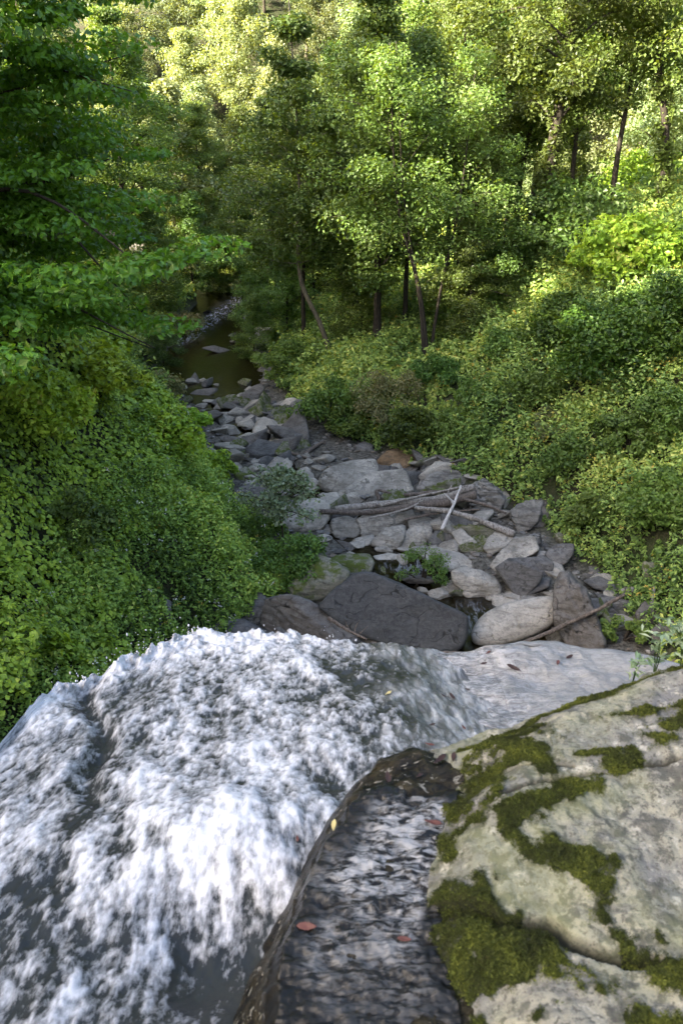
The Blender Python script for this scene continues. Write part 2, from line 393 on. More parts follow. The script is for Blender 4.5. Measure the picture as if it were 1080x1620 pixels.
def Wsurf(x, y):     # mean surface of the white water
    z = 8.15 - .233 * (y - 1.0)
    z = z + .10 * np.exp(-(((x + .38) / .30) ** 2 + ((y - 1.95) / .28) ** 2)) - .10 * np.exp(-(((x + .33) / .28) ** 2 + ((y - 1.45) / .25) ** 2))
    z = z - .05 * np.exp(-((x + 1.13 - .335 * (2.95 - y) + .04 * np.sin(9 * y)) / .05) ** 2) * sstep(1.95, 2.3, y)          # the groove that parts the two lobes
    z = z - .20 * sstep(.15, .95, x) - .1 * sstep(-1.3, -2.4, x)
    return z
lip_px = [(-260, 1330), (-120, 1240), (0, 1185), (55, 1122), (95, 1090), (130, 1086), (165, 1072), (200, 1050), (260, 1028), (310, 1006), (420, 1002), (560, 1014), (650, 1030), (720, 1036), (800, 1030), (880, 1030), (950, 1038), (1005, 1048), (1060, 1055), (1180, 1065)]
lip = []
for a, c_ in lip_px:
    z = 7.5
    for _ in range(8):
        p = at_z(a, c_, z); z = float(Wsurf(p[0], p[1])) if p[0] < .6 else 7.44
    lip.append(p)
lip = np.array(lip)
def lip_y(x): return np.interp(x, lip[:, 0], lip[:, 1])

# bedrock under everything
chan_poly = np.vstack([px_xy([(640, 1128), (590, 1150), (548, 1185), (515, 1250), (472, 1330), (425, 1430), (398, 1500), (378, 1620), (368, 1720)], 8.37), [[-.28, .1], [2.8, .1], [2.8, 2.2], [1.0, 2.0], [.45, 1.98]]])
nu, nv = 460, 520
u = np.linspace(-3.6, 3.2, nu); v = np.linspace(0, 1.22, nv)
U, Vv = np.meshgrid(u, v, indexing='ij')
ly = lip_y(U) + .04 * noise2(U, U * 0, 3.0, 3)
Y = np.where(Vv <= 1, -.6 + (ly + .6) * Vv, 0)
over = np.clip((Vv - 1) / .22, 0, 1)
Y = np.where(Vv > 1, ly + .10 * np.sin(np.minimum(over * 8, 1) * np.pi / 2) + .25 * over + .1 * noise2(U, over * 6, 1.2, 3), Y)
X = U
ledge = 7.44 + (3.7 - Y) * .10 + .05 * noise2(X, Y, 1.6, 4) + .05 * noise2(X, Y * 3, 1.1, 3, 2.)
ledge = np.minimum(ledge, Wsurf(X, Y) - .05 + .6 * sstep(.25, 1.1, X))
sdc = sdf_poly(chan_poly, X, Y) + .012 * noise2(X, Y, 9, 3)
plate = 8.37 + .015 * noise2(X, Y, 3, 3) + .012 * noise2(X, Y, 15, 3, 4.) - .10 * sstep(.22, .0, sdc) * sstep(.6, .3, X)
plate = np.where(sdc < .06, plate - sstep(.06, -.02, sdc) * .08 + np.minimum(0, sdc) * 2.2, plate)
Z = np.maximum(ledge, plate)
Z = np.where(Vv > 1, 0, Z)
zl = Z[:, np.searchsorted(v, 1.0) - 1][:, None]
Z = np.where(Vv > 1, zl - np.maximum(0, over - .03) * (zl + .3), Z)
Z += (.012 * noise2(X, Y, 12, 4) + .006 * noise2(X, Y, 40, 2)) * (Vv <= 1)
wet = np.where(plate > ledge, np.maximum(sstep(-.25, .02, sdc), sstep(.55, .35, X)), .95 * np.exp(-(np.maximum(0, X - .75) / .40) ** 2) + .3 * (noise2(X, Y, 2, 3) > .1))
wet = np.where(Vv > 1, .6, wet)
pl = (plate > ledge).astype(float)
b = NB('bedrock'); c = b.coord()
n1 = b.noise(c, 2.2, 6, .65, .3); n2 = b.noise(c, 18, 6, .7); n3 = b.noise(b.mapping(c, (1, 3, 3)), 9, 6, .7, 1.2)
dry = b.mix(b.ramp(n1, [(.35, 0.), (.65, 1.)]), (.17, .168, .155), (.30, .29, .265))
dry = b.mix(b.math('MULTIPLY', b.ramp(n3, [(.55, 0.), (.64, 1.)]), .7), dry, (.09, .085, .07))
dry = b.mix(b.math('MULTIPLY', b.ramp(n2, [(.5, 0.), (.7, 1.)]), .5), dry, (.16, .15, .13))
wetc = b.mix(b.ramp(n2, [(.42, 0.), (.60, 1.)]), (.004, .0035, .002), (.020, .016, .007))
wetc = b.mix(b.ramp(b.noise(b.mapping(c, (1, 1.6, 1)), 34, 4, .6, .5), [(.60, 0.), (.65, .7)]), wetc, (.20, .19, .16))
wa = b.attr('wet'); pa = b.attr('plate')
wc2 = b.mix(b.ramp(n3, [(.42, 0.), (.60, 1.)]), (.10, .10, .096), (.27, .27, .265))
col = b.mix(wa, dry, b.mix(pa, wc2, wetc))
ln = b.noise(b.mapping(c, (1, 1.5, 1)), 7.5, 4, .6, 1.6); lnm = b.ramp(b.math('ABSOLUTE', b.math('SUBTRACT', ln, .5)), [(.0, 1.), (.022, 0.)])
lnm = b.math('MULTIPLY', b.math('MULTIPLY', lnm, b.ramp(b.noise(c, 4, 3), [(.42, 0.), (.58, 1.)])), b.math('MULTIPLY', wa, b.math('SUBTRACT', 1.0, pa)))
col = b.mix(b.math('MULTIPLY', lnm, .85), col, (.02, .02, .018))  # dark ripple shading of the thin water film, painted into the colour
ro = b.math('SUBTRACT', .85, b.math('MULTIPLY', wa, .62))
hh = b.math('ADD', n3, b.math('MULTIPLY', n2, .6))
M['bedrock'] = b.finish(b.bsdf(col, ro, b.math('SUBTRACT', .5, b.math('MULTIPLY', pa, .35)), b.bump(hh, .8, .02), 1.5))
obj('bedrock_ledge', mesh_np('bedrock_ledge', np.stack([X, Y, Z], -1).reshape(-1, 3), grid_faces(nu, nv), {'wet': np.clip(wet, 0, 1), 'plate': pl}), M['bedrock'], kind='structure')

# mossy slab, right foreground
slab_poly = np.vstack([px_xy([(650, 1122), (690, 1160), (712, 1205), (704, 1250), (692, 1310), (684, 1400), (662, 1470), (648, 1520), (632, 1620), (622, 1740)], 8.5),
                       [[.06, .2], [3.1, .2], [3.1, 2.75]], px_xy([(1240, 1035), (1080, 1056), (1010, 1072), (950, 1084), (830, 1094), (740, 1103), (690, 1110)], 8.5)])
nu, nv = 620, 560
u = np.linspace(-.05, 3.2, nu); u = np.concatenate([np.linspace(-.05, 1.5, 520), np.linspace(1.52, 3.2, 100)])
v = np.linspace(.1, 2.9, nv)
X, Y = np.meshgrid(u, v, indexing='ij')
sd0 = sdf_poly(slab_poly, X, Y)
sdd = sd0 + .016 * noise2(X, Y, 7, 4) + .03 * noise2(X, Y, 2.3, 2)
strokes = [([(715, 1245), (760, 1205), (860, 1185)], 44), ([(728, 1215), (714, 1300), (702, 1385)], 46), ([(690, 1420), (770, 1440)], 36), ([(672, 1440), (655, 1530), (645, 1640)], 34),
           ([(735, 1132), (830, 1110), (890, 1100)], 14), ([(755, 1152), (850, 1142)], 16), ([(785, 1166), (840, 1170)], 12), ([(935, 1092), (1080, 1064), (1180, 1050)], 22), ([(840, 1100), (960, 1090)], 7),
           ([(945, 1147), (1010, 1143), (1090, 1138)], 9), ([(1070, 1158), (1045, 1195), (975, 1222)], 18), ([(1010, 1180), (1060, 1190)], 14), ([(905, 1202), (995, 1198)], 6),
           ([(930, 1245), (860, 1272), (805, 1295), (812, 1325), (842, 1352), (890, 1366), (950, 1368)], 26), ([(900, 1368), (942, 1400), (960, 1450), (1005, 1492)], 28), ([(1000, 1490), (1090, 1525)], 30),
           ([(690, 1455), (800, 1470), (900, 1502), (1000, 1525), (1100, 1540)], 40), ([(760, 1500), (890, 1520)], 24), ([(1020, 1605), (1070, 1610)], 26), ([(760, 1560), (800, 1590)], 12), ([(860, 1570), (900, 1560)], 14)]
mk = stroke_mask(strokes, 8.5, X, Y)
mk = .8 * mk + .95 * noise2(X, Y, 5, 3, 1.) + .75 * noise2(X, Y, 16, 4, 2.) + .35 * noise2(X, Y, 50, 2, 7.)
moss = sstep(-.02, .75, mk) * sstep(-.05, .01, sd0)
cr = stroke_mask([([(690, 1388), (740, 1408), (800, 1440), (870, 1438), (905, 1466), (965, 1490), (1045, 1512)], 13), ([(700, 1400), (735, 1412), (790, 1440)], 18)], 8.5, X, Y) + .3 * noise2(X, Y, 12, 3, 5.)
crack = sstep(0, .6, cr)
lowpart = sstep(1.33, 1.18, Y - .12 * (X - .25) + .0 * X + .05 * noise2(X, Y, 3, 2))
Z = 8.50 + .035 * noise2(X, Y, 1.3, 3) + .014 * noise2(X, Y, 5, 4) + .006 * noise2(X, Y, 22, 4) + .05 * (X - .3) * sstep(.3, 1.2, X)
Z -= .035 * lowpart + .035 * crack
Z += moss * (.006 + .006 * noise2(X, Y, 60, 3, 3.) + .004 * noise2(X, Y, 130, 2, 4.))
tipw = sstep(.75, .35, X) * sstep(1.5, 1.75, Y)
Z -= (.10 + .08 * tipw) * (1 - sstep(0, .16 + .25 * tipw, np.maximum(sdd, 0))) ** 2
Z += .07 * sstep(1.4, 2.1, Y) * sstep(.4, 1.1, X)
st2 = stroke_mask([([(770, 1262), (860, 1236), (960, 1226), (1090, 1214)], 7), ([(700, 1190), (790, 1205), (905, 1215)], 4)], 8.5, X, Y) + .5 * noise2(X, Y, 14, 3, 15.)
fin = sstep(.2, .8, st2); Z -= .022 * fin; crack = np.maximum(crack, .8 * fin)
Z = np.where(sdd < 0, Z + sdd * np.where(Y > 1.75, 2.2, 6.0), Z)
# sloping dark face on the lower left
slope_l = sstep(.42, .1, X - .25 * (1.15 - Y)) * sstep(1.22, 1.05, Y)
Z -= .14 * slope_l
Z = np.maximum(Z, 6.9)
b = NB('mossy_slab'); c = b.coord()
n1 = b.noise(c, 2.6, 6, .65, .3); n2 = b.noise(c, 22, 6, .7); n4 = b.noise(c, 70, 4, .7); n5 = b.noise(b.mapping(c, (1, 2, 1)), 6, 6, .72, .4)
st = b.mix(b.ramp(n1, [(.38, 0.), (.62, 1.)]), (.195, .182, .13), (.10, .098, .092))
st = b.mix(b.ramp(n5, [(.51, 0.), (.60, .75)]), st, (.07, .07, .065))
st = b.mix(b.ramp(b.noise(c, 11, 6, .75), [(.54, 0.), (.60, .8)]), st, (.065, .06, .05))
st = b.mix(b.ramp(n2, [(.52, 0.), (.60, .85)]), st, (.055, .055, .042))
st = b.mix(b.ramp(n2, [(.32, .8), (.44, 0.)]), st, (.33, .31, .25))
st = b.mix(b.ramp(n4, [(.39, .85), (.46, 0.)]), st, (.05, .047, .038))
ms = b.mix(b.ramp(b.noise(c, 40, 5, .7), [(.35, 0.), (.65, 1.)]), (.014, .020, .003), (.066, .088, .008))
ms = b.mix(b.ramp(n1, [(.4, 0.), (.6, 1.)]), ms, b.mix(.6, ms, (.05, .045, .012)))
ma0 = b.attr('moss'); ma = b.ramp(b.math('ADD', ma0, b.math('MULTIPLY', b.math('SUBTRACT', b.noise(c, 55, 6, .75), .5), 1.3)), [(.36, 0.), (.62, 1.)])
ma = b.math('MULTIPLY', ma, b.ramp(ma0, [(.0, 0.), (.12, 1.)]))
alg = b.mix(b.math('MULTIPLY', b.ramp(b.noise(c, 5, 4, .6), [(.42, 0.), (.62, 1.)]), .3), st, (.16, .17, .06))
col = b.mix(ma, alg, ms)
col = b.mix(b.attr('crack'), col, (.012, .012, .006))
hh = b.math('ADD', b.math('MULTIPLY', n2, .8), b.math('MULTIPLY', n4, .5))
nrm = b.bump(hh, .7, .012)
nrm = b.bump(b.math('MULTIPLY', b.noise(c, 160, 3, .8), ma), 1.0, .02, nrm)
M['slab'] = b.finish(b.bsdf(col, .88, .25, nrm))
obj('rock_slab', mesh_np('rock_slab', np.stack([X, Y, Z], -1).reshape(-1, 3), grid_faces(len(u), len(v)), {'moss': moss, 'crack': crack}), M['slab'],
    label='big pale rock slab patched with green moss in the right foreground', cat='rock slab')
SLAB = (X.ravel().copy(), Y.ravel().copy(), Z.ravel().copy(), np.clip(mk, -1, 2).ravel().copy(), sd0.ravel().copy())

# thin water sliding over the dark plate between slab and white water
nu, nv = 200, 420
u = np.linspace(0, 1, nu); v = np.linspace(0, 1, nv)
Uu, Vv = np.meshgrid(u, v, indexing='ij')
yy = .35 + (1.74 + .05 * noise2(Uu, Uu * 0, 4, 3, 21.) - .35) * Vv
Lx = px_xy([(640, 1150), (585, 1185), (548, 1250), (505, 1330), (455, 1430), (425, 1500), (405, 1620), (395, 1740)], 8.37)
Rx = px_xy([(700, 1150), (716, 1200), (706, 1250), (692, 1330), (684, 1430), (655, 1500), (635, 1620), (625, 1740)], 8.40)
lx = np.interp(yy, Lx[::-1, 1], Lx[::-1, 0]) + .02 * noise2(yy, yy, 5, 3); rx = np.interp(yy, Rx[::-1, 1], Rx[::-1, 0]) + .03 + .09 * sstep(1.3, 1.0, yy)
X = lx + (rx - lx) * Uu; Y = yy
rip = noise2(X * 1.0, Y * 2.6, 13, 3, 8.)
Z = 8.384 + .010 * rip + .004 * noise2(X, Y * 1.5, 45, 2, 9.) - .06 * sstep(.10, 0, Uu) - .05 * sstep(.93, 1., Vv)
b = NB('sheet_water'); c = b.coord()
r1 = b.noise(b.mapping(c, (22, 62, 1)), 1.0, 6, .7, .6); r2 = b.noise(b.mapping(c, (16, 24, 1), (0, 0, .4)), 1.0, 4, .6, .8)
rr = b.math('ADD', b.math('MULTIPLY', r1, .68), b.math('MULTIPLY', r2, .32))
painted_sheen = b.math('MULTIPLY', b.ramp(rr, [(.45, 0.), (.56, 1.)]), b.attr('painted_sheen'))  # sky sheen on the ripples, painted as a pale tone in the base colour
col = b.mix(painted_sheen, b.mix(b.ramp(b.noise(c, 25, 4, .7), [(.4, 0.), (.65, 1.)]), (.004, .004, .003), (.010, .008, .004)), (.20, .20, .195))
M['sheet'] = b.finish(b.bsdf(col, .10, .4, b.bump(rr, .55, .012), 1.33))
painted_sheenA = sstep(.10, .45, Uu + .22 * noise2(X, Y, 6, 3)) * (.08 + .92 * sstep(1.0, 1.42, Y + .1 * noise2(X, Y, 7, 3, 2.))) * sstep(1.70, 1.58, Y + .10 * noise2(X, Y, 9, 3, 3.)) * sstep(1.02, .9, Uu + .12 * noise2(X, Y, 8, 3, 4.))  # extent of the painted sheen, fading to dark at the near end
obj('shallow_water', mesh_np('shallow_water', np.stack([X, Y, Z], -1).reshape(-1, 3), grid_faces(nu, nv), {'painted_sheen': painted_sheenA}), M['sheet'], kind='structure')

# the white water
nu, nv = 620, 640
u = np.linspace(-3.4, 1.15, nu); v = np.linspace(0, 1.25, nv)
U, Vv = np.meshgrid(u, v, indexing='ij')
ly = lip_y(U)
ragged = .05 * noise2(U, U * 0, 4, 4, 2.) + .03 * noise2(U, U * 0, 16, 3, 3.)
over = np.clip((Vv - 1) / .25, 0, 1)
Y = np.where(Vv <= 1, .2 + (ly + ragged - .2) * Vv, ly + ragged + .16 * np.sin(np.minimum(over * 6, 1) * np.pi / 2) + .45 * over)
X = U + .0 * Y
Z = Wsurf(X, Y)
Zl = Wsurf(U, ly)
Z = np.where(Vv > 1, Zl - (over ** 1.6) * (Zl - .1), Z)
flow = noise2(X * 1.0 + .25 * Y, Y * .45, 5.5, 4, 1.)
lump = noise2(X, Y * .8, 3.0, 3, 2.); fine = noise2(X, Y * .55, 22, 3, 3.); vfine = noise2(X, Y * .6, 60, 2, 4.)
cal = np.exp(-(((X + .30) / .26) ** 2 + ((Y - 1.35) / .30) ** 2))           # glassy dark tongue
amp = sstep(1.25, .75, X)
Z = Z + amp * (.024 * lump + .012 * flow + .007 * (1 - .6 * cal) * fine + .003 * vfine)
Z = Z - (1 - amp) * .06
edgeb = sstep(.90, 1.0, Vv) * (Vv <= 1.05) * sstep(.3, -.6, X)
Z = Z + edgeb * .05 * np.maximum(0, noise2(X, Y, 11, 3, 7.) + .2) + sstep(.975, 1.0, Vv) * (Vv < 1.01) * np.exp(-((X + .98) / .22) ** 2) * .10 * np.maximum(0, noise2(X, X * 0, 26, 2, 17.)) ** 1.3
foam = .49 + .42 * flow + .20 * lump + .44 * fine + .34 * vfine
foam += .30 * np.exp(-(((X + .42) / .42) ** 2 + ((Y - 1.95) / .35) ** 2))
foam -= .70 * cal + .55 * np.exp(-((X + 1.13 - .335 * (2.95 - Y) + .04 * np.sin(9 * Y)) / .045) ** 2) * sstep(1.95, 2.3, Y)
foam -= .45 * np.exp(-(((X + .85) / .16) ** 2 + ((Y - 1.75) / .5) ** 2))
strk = noise2(X * 1.0 + .12 * Y, Y * .16, 24, 3, 12.)
foam += .38 * strk * sstep(2.6, 1.6, Y)
foam -= .12 * sstep(1.35, .75, Y) + .75 * sstep(-.10, .50, X + .12 * noise2(X, Y, 3, 3, 5.)) * sstep(2.0, 2.7, Y)
foam += .35 * edgeb - .25 * np.exp(-(((X - .1) / .35) ** 2 + ((Y - 3.0) / .6) ** 2))
foam += .5 * (Vv > 1.02)
b = NB('white_water'); c = b.coord()
fa = b.attr('foam')
fn = b.noise(b.mapping(c, (1, .36, 1)), 62, 6, .72, .3); fn2 = b.noise(b.mapping(c, (1, .3, 1)), 19, 5, .65, .5)
f = b.math('ADD', fa, b.math('ADD', b.math('MULTIPLY', b.math('SUBTRACT', fn, .5), 1.8), b.math('MULTIPLY', b.math('SUBTRACT', fn2, .5), .9)))
f = b.ramp(f, [(.0, .03), (.38, .36), (1.0, 1.)])
nrm = b.bump(b.math('ADD', fn, fn2), .3, .008)
white = b.bsdf((.44, .44, .44), .55, .3, nrm)
dark = b.bsdf(b.mix(b.attr('thin'), b.mix(fn2, (.002, .0035, .003), (.009, .012, .010)), b.mix(b.ramp(fn2, [(.4, 0.), (.6, 1.)]), (.07, .07, .065), (.26, .26, .25))), .18, .25, nrm, 1.33)
ms_ = b.n('ShaderNodeMixShader'); b.l(f, ms_.inputs[0]); b.l(dark, ms_.inputs[1]); b.l(white, ms_.inputs[2])
M['foam'] = b.finish(ms_.outputs[0])
wf = np.stack([X, Y, Z], -1).reshape(-1, 3)
parts = [(wf, grid_faces(nu, nv))]
fo_all = [foam.ravel()]
th_all = [(sstep(.05, .55, X + .25 * noise2(X, Y, 4, 3, 6.)) * sstep(2.0, 2.8, Y)).ravel()]
# spray thrown up along the lip: droplets and little fingers of water
ico = None
def ico_dirs(n):
    import bmesh
    bm = bmesh.new(); bmesh.ops.create_icosphere(bm, subdivisions=n, radius=1)
    bm.verts.ensure_lookup_table()
    V = np.array([v_.co[:] for v_ in bm.verts]); F = np.array([[q.index for q in f_.verts] for f_ in bm.faces]); bm.free()
    return V, F
I1 = ico_dirs(1)
rs = np.random.default_rng(11)
for k in range(230):
    x = rs.normal(-1.0, .16) if k % 4 else -2.0 + 2.2 * rs.random()
    y = float(lip_y(x)) - .03 + .08 * rs.random(); h = abs(rs.normal(0, .035)) + .004
    if k % 4: h *= 1 + 1.6 * rs.random() ** 3
    r = .0018 + .0055 * rs.random() ** 3
    z = float(Wsurf(x, y)) + h
    vv = I1[0] * np.array([r, r, r * (1 + rs.random())]) + [x, y, z]; ff = I1[1]
    parts.append((vv, ff)); fo_all.append(np.full(len(vv), 1.1)); th_all.append(np.zeros(len(vv)))
vv, ff = join_parts(parts)
obj('waterfall', mesh_np('waterfall', vv, ff, {'foam': np.concatenate(fo_all), 'thin': np.concatenate(th_all)}), M['foam'], kind='structure')

# ------------------------------------------------------------------ rocks
ICO = {k: ico_dirs(k) for k in (3, 4, 5, 6)}
def hull2(P):
    P = sorted(map(tuple, P))
    def half(pts):
        h = []
        for p in pts:
            while len(h) > 1 and (h[-1][0] - h[-2][0]) * (p[1] - h[-2][1]) - (h[-1][1] - h[-2][1]) * (p[0] - h[-2][0]) <= 0: h.pop()
            h.append(p)
        return h
    a = half(P); c_ = half(P[::-1]); return np.array(a[:-1] + c_[:-1])
def polytope(N, D, p, dirs):
    s = np.maximum(dirs @ (N / D[:, None]).T, 0)
    return 1.0 / np.maximum((s ** p).sum(1), 1e-12) ** (1.0 / p)
def carve(V, size, seed, amp, strata=0.0, sdir=(.1, .25, .96), ridg=0.0):
    d = norm(V); q = V / size
    n = fbm(q * 2.2 + seed * 7.7, 5)
    n = n + .35 * np.abs(fbm(q * 4.5 + seed * 3.1, 3))
    dz = amp * size * n
    if strata:
        w = (V @ np.array(sdir)) / size + .22 * fbm(q * 1.4 + seed, 3)
        saw = (w * 5.5) % 1.0
        dz = dz - strata * size * (sstep(.0, .25, saw) * (1 - sstep(.25, 1.0, saw)))
    return V + d * dz[:, None]
ROCKN = [0]
def outline_rock(poly, mat, label, crease=.5, nf=(0, -.85, .52), nt=(0, -.2, .98), thick=None, p=16, amp=.065, sub=5, strata=0.0, sdir=(.1, .25, .96), name='boulder', group=None, lift=0.0, extra=(), grow=1.04, cat=None, at=None):
    ROCKN[0] += 1; seed = ROCKN[0] * 1.37
    P = hull2(poly); cxy = P.mean(0); P = cxy + (P - cxy) * grow
    y1 = P[:, 1].max(); y0 = P[:, 1].min(); cxp = (P[:, 0].min() + P[:, 0].max()) / 2
    xb = P[P[:, 1] > y1 - .3 * (y1 - y0)][:, 0].mean()
    G = (hit(xb, y1 - 2) if at is None else CAM + ray(xb, y1 - 2) * at) + np.array([0, 0, lift])
    nf = np.array(nf, float); nf /= np.linalg.norm(nf); ntp = np.array(nt, float); ntp /= np.linalg.norm(ntp)
    dk = ray(cxp, y0 + crease * (y1 - y0)); t = ((G - CAM) @ nf) / (dk @ nf); K = CAM + dk * t
    w = (K - CAM) / np.linalg.norm(K - CAM)
    r = np.cross(w, [0, 0, 1.0]); r /= np.linalg.norm(r); uu = np.cross(r, w)
    D0 = (K - CAM) @ w
    pts = np.array([CAM + ray(*q) * (D0 / (ray(*q) @ w)) for q in P])
    wid = np.ptp(pts @ r); hei = np.ptp(pts @ uu)
    th = thick or max(.75 * wid, 1.0 * hei)
    cen = CAM + ray(*P.mean(0)) * (D0 / (ray(*P.mean(0)) @ w))
    C = cen + w * th * .5
    # keep the core behind both visible faces
    for n_ in (nf, ntp):
        gap = (K - C) @ n_
        if gap < .18 * hei: C = C - n_ * (.18 * hei - gap)
    N = []; Dd = []
    for i in range(len(pts)):
        a, c_ = pts[i], pts[(i + 1) % len(pts)]; e = c_ - a
        n_ = np.cross(e, w); ln = np.linalg.norm(n_)
        if ln < 1e-6: continue
        n_ /= ln
        if n_ @ (a - cen) < 0: n_ = -n_
        N.append(n_); Dd.append(n_ @ (a - C))
    for n_, q in [(nf, K), (ntp, K)] + [(np.array(e_[0], float) / np.linalg.norm(e_[0]), K + np.array(e_[1])) for e_ in extra]:
        N.append(n_); Dd.append(n_ @ (q - C))
    N.append(w); Dd.append(th * .55)
    N = np.array(N); Dd = np.maximum(np.array(Dd), .04 * wid)
    I = ICO[sub]
    dirs = I[0][:, :1] * r * wid * .5 + I[0][:, 1:2] * uu * hei * .5 + I[0][:, 2:] * w * th * .5
    dirs = norm(dirs)
    V = dirs * polytope(N, Dd, p, dirs)[:, None]
    V = carve(V, max(hei, .5 * wid), seed, amp, strata, sdir)
    me = mesh_np(name, V, I[1])
    return obj(name, me, M[mat], None, C, label=label, cat=cat or ('boulder' if name == 'boulder' else 'rock'), group=group)

RK = outline_rock
RK([(506, 961), (541, 922), (573, 905), (596, 908), (633, 924), (703, 956), (738, 973), (741, 984), (728, 1026), (694, 1034), (624, 1024), (560, 1000)], 'rock_dark',
   'huge charcoal boulder with a broad flat face just behind the lip of the waterfall', crease=.10, nf=(-.05, -.86, .50), nt=(.35, .3, .9), p=26, amp=.02, sub=6, thick=1.5)
RK([(409, 975), (420, 945), (453, 938), (485, 948), (541, 984), (574, 1016), (531, 1026), (476, 1014), (414, 1004)], 'rock_brown',
   'long brown slanting boulder with a cracked top, left of the charcoal boulder', crease=.45, nf=(-.5, -.75, .3), nt=(.25, -.35, .9), p=22, amp=.035, strata=.03, sdir=(.5, .3, .8), thick=1.6)
RK([(330, 990), (345, 984), (383, 978), (432, 1003), (420, 1016), (346, 1016)], 'rock_mid', 'low dark rock half hidden behind the splashing lip', crease=.5, nt=(.2, -.3, .95), name='rock')
RK([(367, 956), (411, 936), (424, 950), (411, 978), (374, 972)], 'rock_mid', 'small dark rock wedged against the slanting brown boulder', nt=(-.3, -.3, .9), name='rock')
RK([(455, 925), (478, 882), (503, 876), (553, 902), (545, 930), (517, 955), (463, 950)], 'rock_moss', 'sloping moss-stained ledge rock behind the charcoal boulder', crease=.62, nf=(-.1, -.9, .1), nt=(-.25, -.45, .85), strata=.03, thick=1.6)
RK([(521, 885), (537, 877), (583, 876), (592, 890), (585, 908), (548, 908)], 'rock_moss', 'flat green-stained boulder at the edge of the small pool', crease=.5, nt=(.05, -.15, .98))
RK([(423, 822), (453, 799), (500, 786), (522, 800), (518, 826), (506, 840), (468, 843), (430, 832)], 'rock_pale', 'smooth pale flat boulder beside the thin sapling', crease=.62, nt=(-.1, -.25, .96), p=11)
RK([(498, 800), (513, 780), (533, 778), (540, 794), (530, 812), (508, 818)], 'rock_pale', 'rounded pale boulder under the left end of the logs', crease=.6, p=11)
RK([(503, 760), (513, 743), (553, 727), (594, 724), (600, 743), (566, 772), (550, 790), (530, 784), (508, 775)], 'rock_grey', 'broad grey boulder with a domed top below the tan stone', crease=.55, nf=(-.35, -.8, .45), nt=(.05, -.3, .95), p=12, amp=.03, sub=5)
RK([(541, 776), (587, 745), (641, 741), (655, 778), (600, 792), (548, 794)], 'rock_grey', 'wide smooth grey slab rising behind the driftwood logs', crease=.85, nt=(.05, -.45, .88), p=14, amp=.025, thick=2.2)
RK([(597, 728), (612, 713), (640, 709), (654, 714), (658, 732), (642, 745), (604, 744)], 'rock_tan', 'tan rounded stone resting at the foot of the round dark bush', crease=.4, p=9, nt=(.1, -.2, .97))
RK([(522, 829), (530, 820), (553, 817), (566, 826), (570, 845), (560, 851), (533, 853), (525, 843)], 'rock_grey', 'squarish grey block beside the little white stone', crease=.35, nt=(0, -.1, 1), p=14)
RK([(565, 822), (603, 806), (625, 824), (606, 846), (574, 851)], 'rock_grey', 'grey boulder with a slanting face below the middle of the logs', crease=.3, nf=(.15, -.85, .5), p=16)
RK([(507, 833), (512, 828), (524, 832), (527, 844), (512, 847)], 'rock_pale', 'little white stone at the waterline', name='stone', sub=4, crease=.5)
RK([(520, 815), (545, 806), (566, 812), (560, 824), (525, 828)], 'rock_mid', 'dark gap-filling rock under the logs behind the squarish block', name='rock', sub=4, crease=.4)
RK([(587, 862), (600, 842), (615, 833), (640, 831), (640, 850), (630, 868), (612, 874)], 'rock_grey', 'sculpted grey rock with a scooped side above the pool', crease=.25, p=10, nf=(-.2, -.8, .6))
RK([(622, 872), (634, 845), (660, 828), (683, 825), (684, 850), (668, 868)], 'rock_grey', 'sculpted wavy grey rock leaning on its scooped neighbour', crease=.3, p=10, strata=.04, sdir=(.8, .2, .5), nf=(.1, -.8, .6))
RK([(676, 858), (684, 842), (700, 836), (708, 850), (702, 866), (682, 868)], 'rock_mid', 'rounded dark grey stone below the bleached forked branch', name='stone', crease=.35, p=8)
RK([(664, 880), (685, 863), (722, 873), (775, 897), (779, 912), (742, 910), (713, 906), (680, 894)], 'rock_pale', 'long pale flat rock above the dark pool', crease=.72, nt=(.08, -.3, .95), p=13)
RK([(590, 880), (615, 874), (648, 880), (640, 889), (600, 890)], 'rock_pale', 'thin flat pale stone in the trickle', name='stone', crease=.6, nt=(0, -.1, 1))
RK([(713, 843), (729, 836), (755, 860), (744, 872), (726, 862)], 'rock_pale', 'narrow tilted pale slab pointing down to the pool', crease=.6, nt=(-.3, -.3, .9), name='rock')
RK([(714, 902), (732, 896), (782, 912), (792, 930), (784, 945), (738, 947), (724, 932), (714, 920)], 'rock_grey', 'grey boulder standing in the dark pool', crease=.38, nt=(.12, -.2, .97), nf=(-.15, -.9, .4), p=14)
RK([(762, 866), (784, 838), (814, 846), (808, 862), (774, 880)], 'rock_grey', 'grey wedge rock under the end of the curved branch', crease=.6, nt=(-.1, -.3, .95), p=18)
RK([(775, 893), (813, 850), (845, 848), (853, 872), (806, 892), (785, 906)], 'rock_grey', 'tilted grey slab above the dark angular block', crease=.75, nt=(-.2, -.4, .9), p=18, strata=.02)
RK([(806, 884), (862, 880), (874, 892), (870, 914), (840, 912)], 'rock_mid', 'slate block squeezed behind the dark angular block', crease=.35, p=20)
RK([(783, 899), (806, 884), (859, 905), (852, 922), (830, 945), (816, 945)], 'rock_mid', 'dark angular block with a flat triangular face', crease=.12, nf=(-.2, -.88, .42), p=26, amp=.02)
RK([(820, 930), (850, 915), (870, 915), (866, 930), (830, 945)], 'rock_mid', 'split grey stone at the right foot of the angular block', crease=.4, name='stone', sub=4)
RK([(863, 876), (883, 860), (905, 862), (906, 878), (884, 901), (869, 892)], 'rock_mid', 'grey rock resting at the edge of the right bank greenery', crease=.45, p=18, nt=(-.2, -.3, .93))
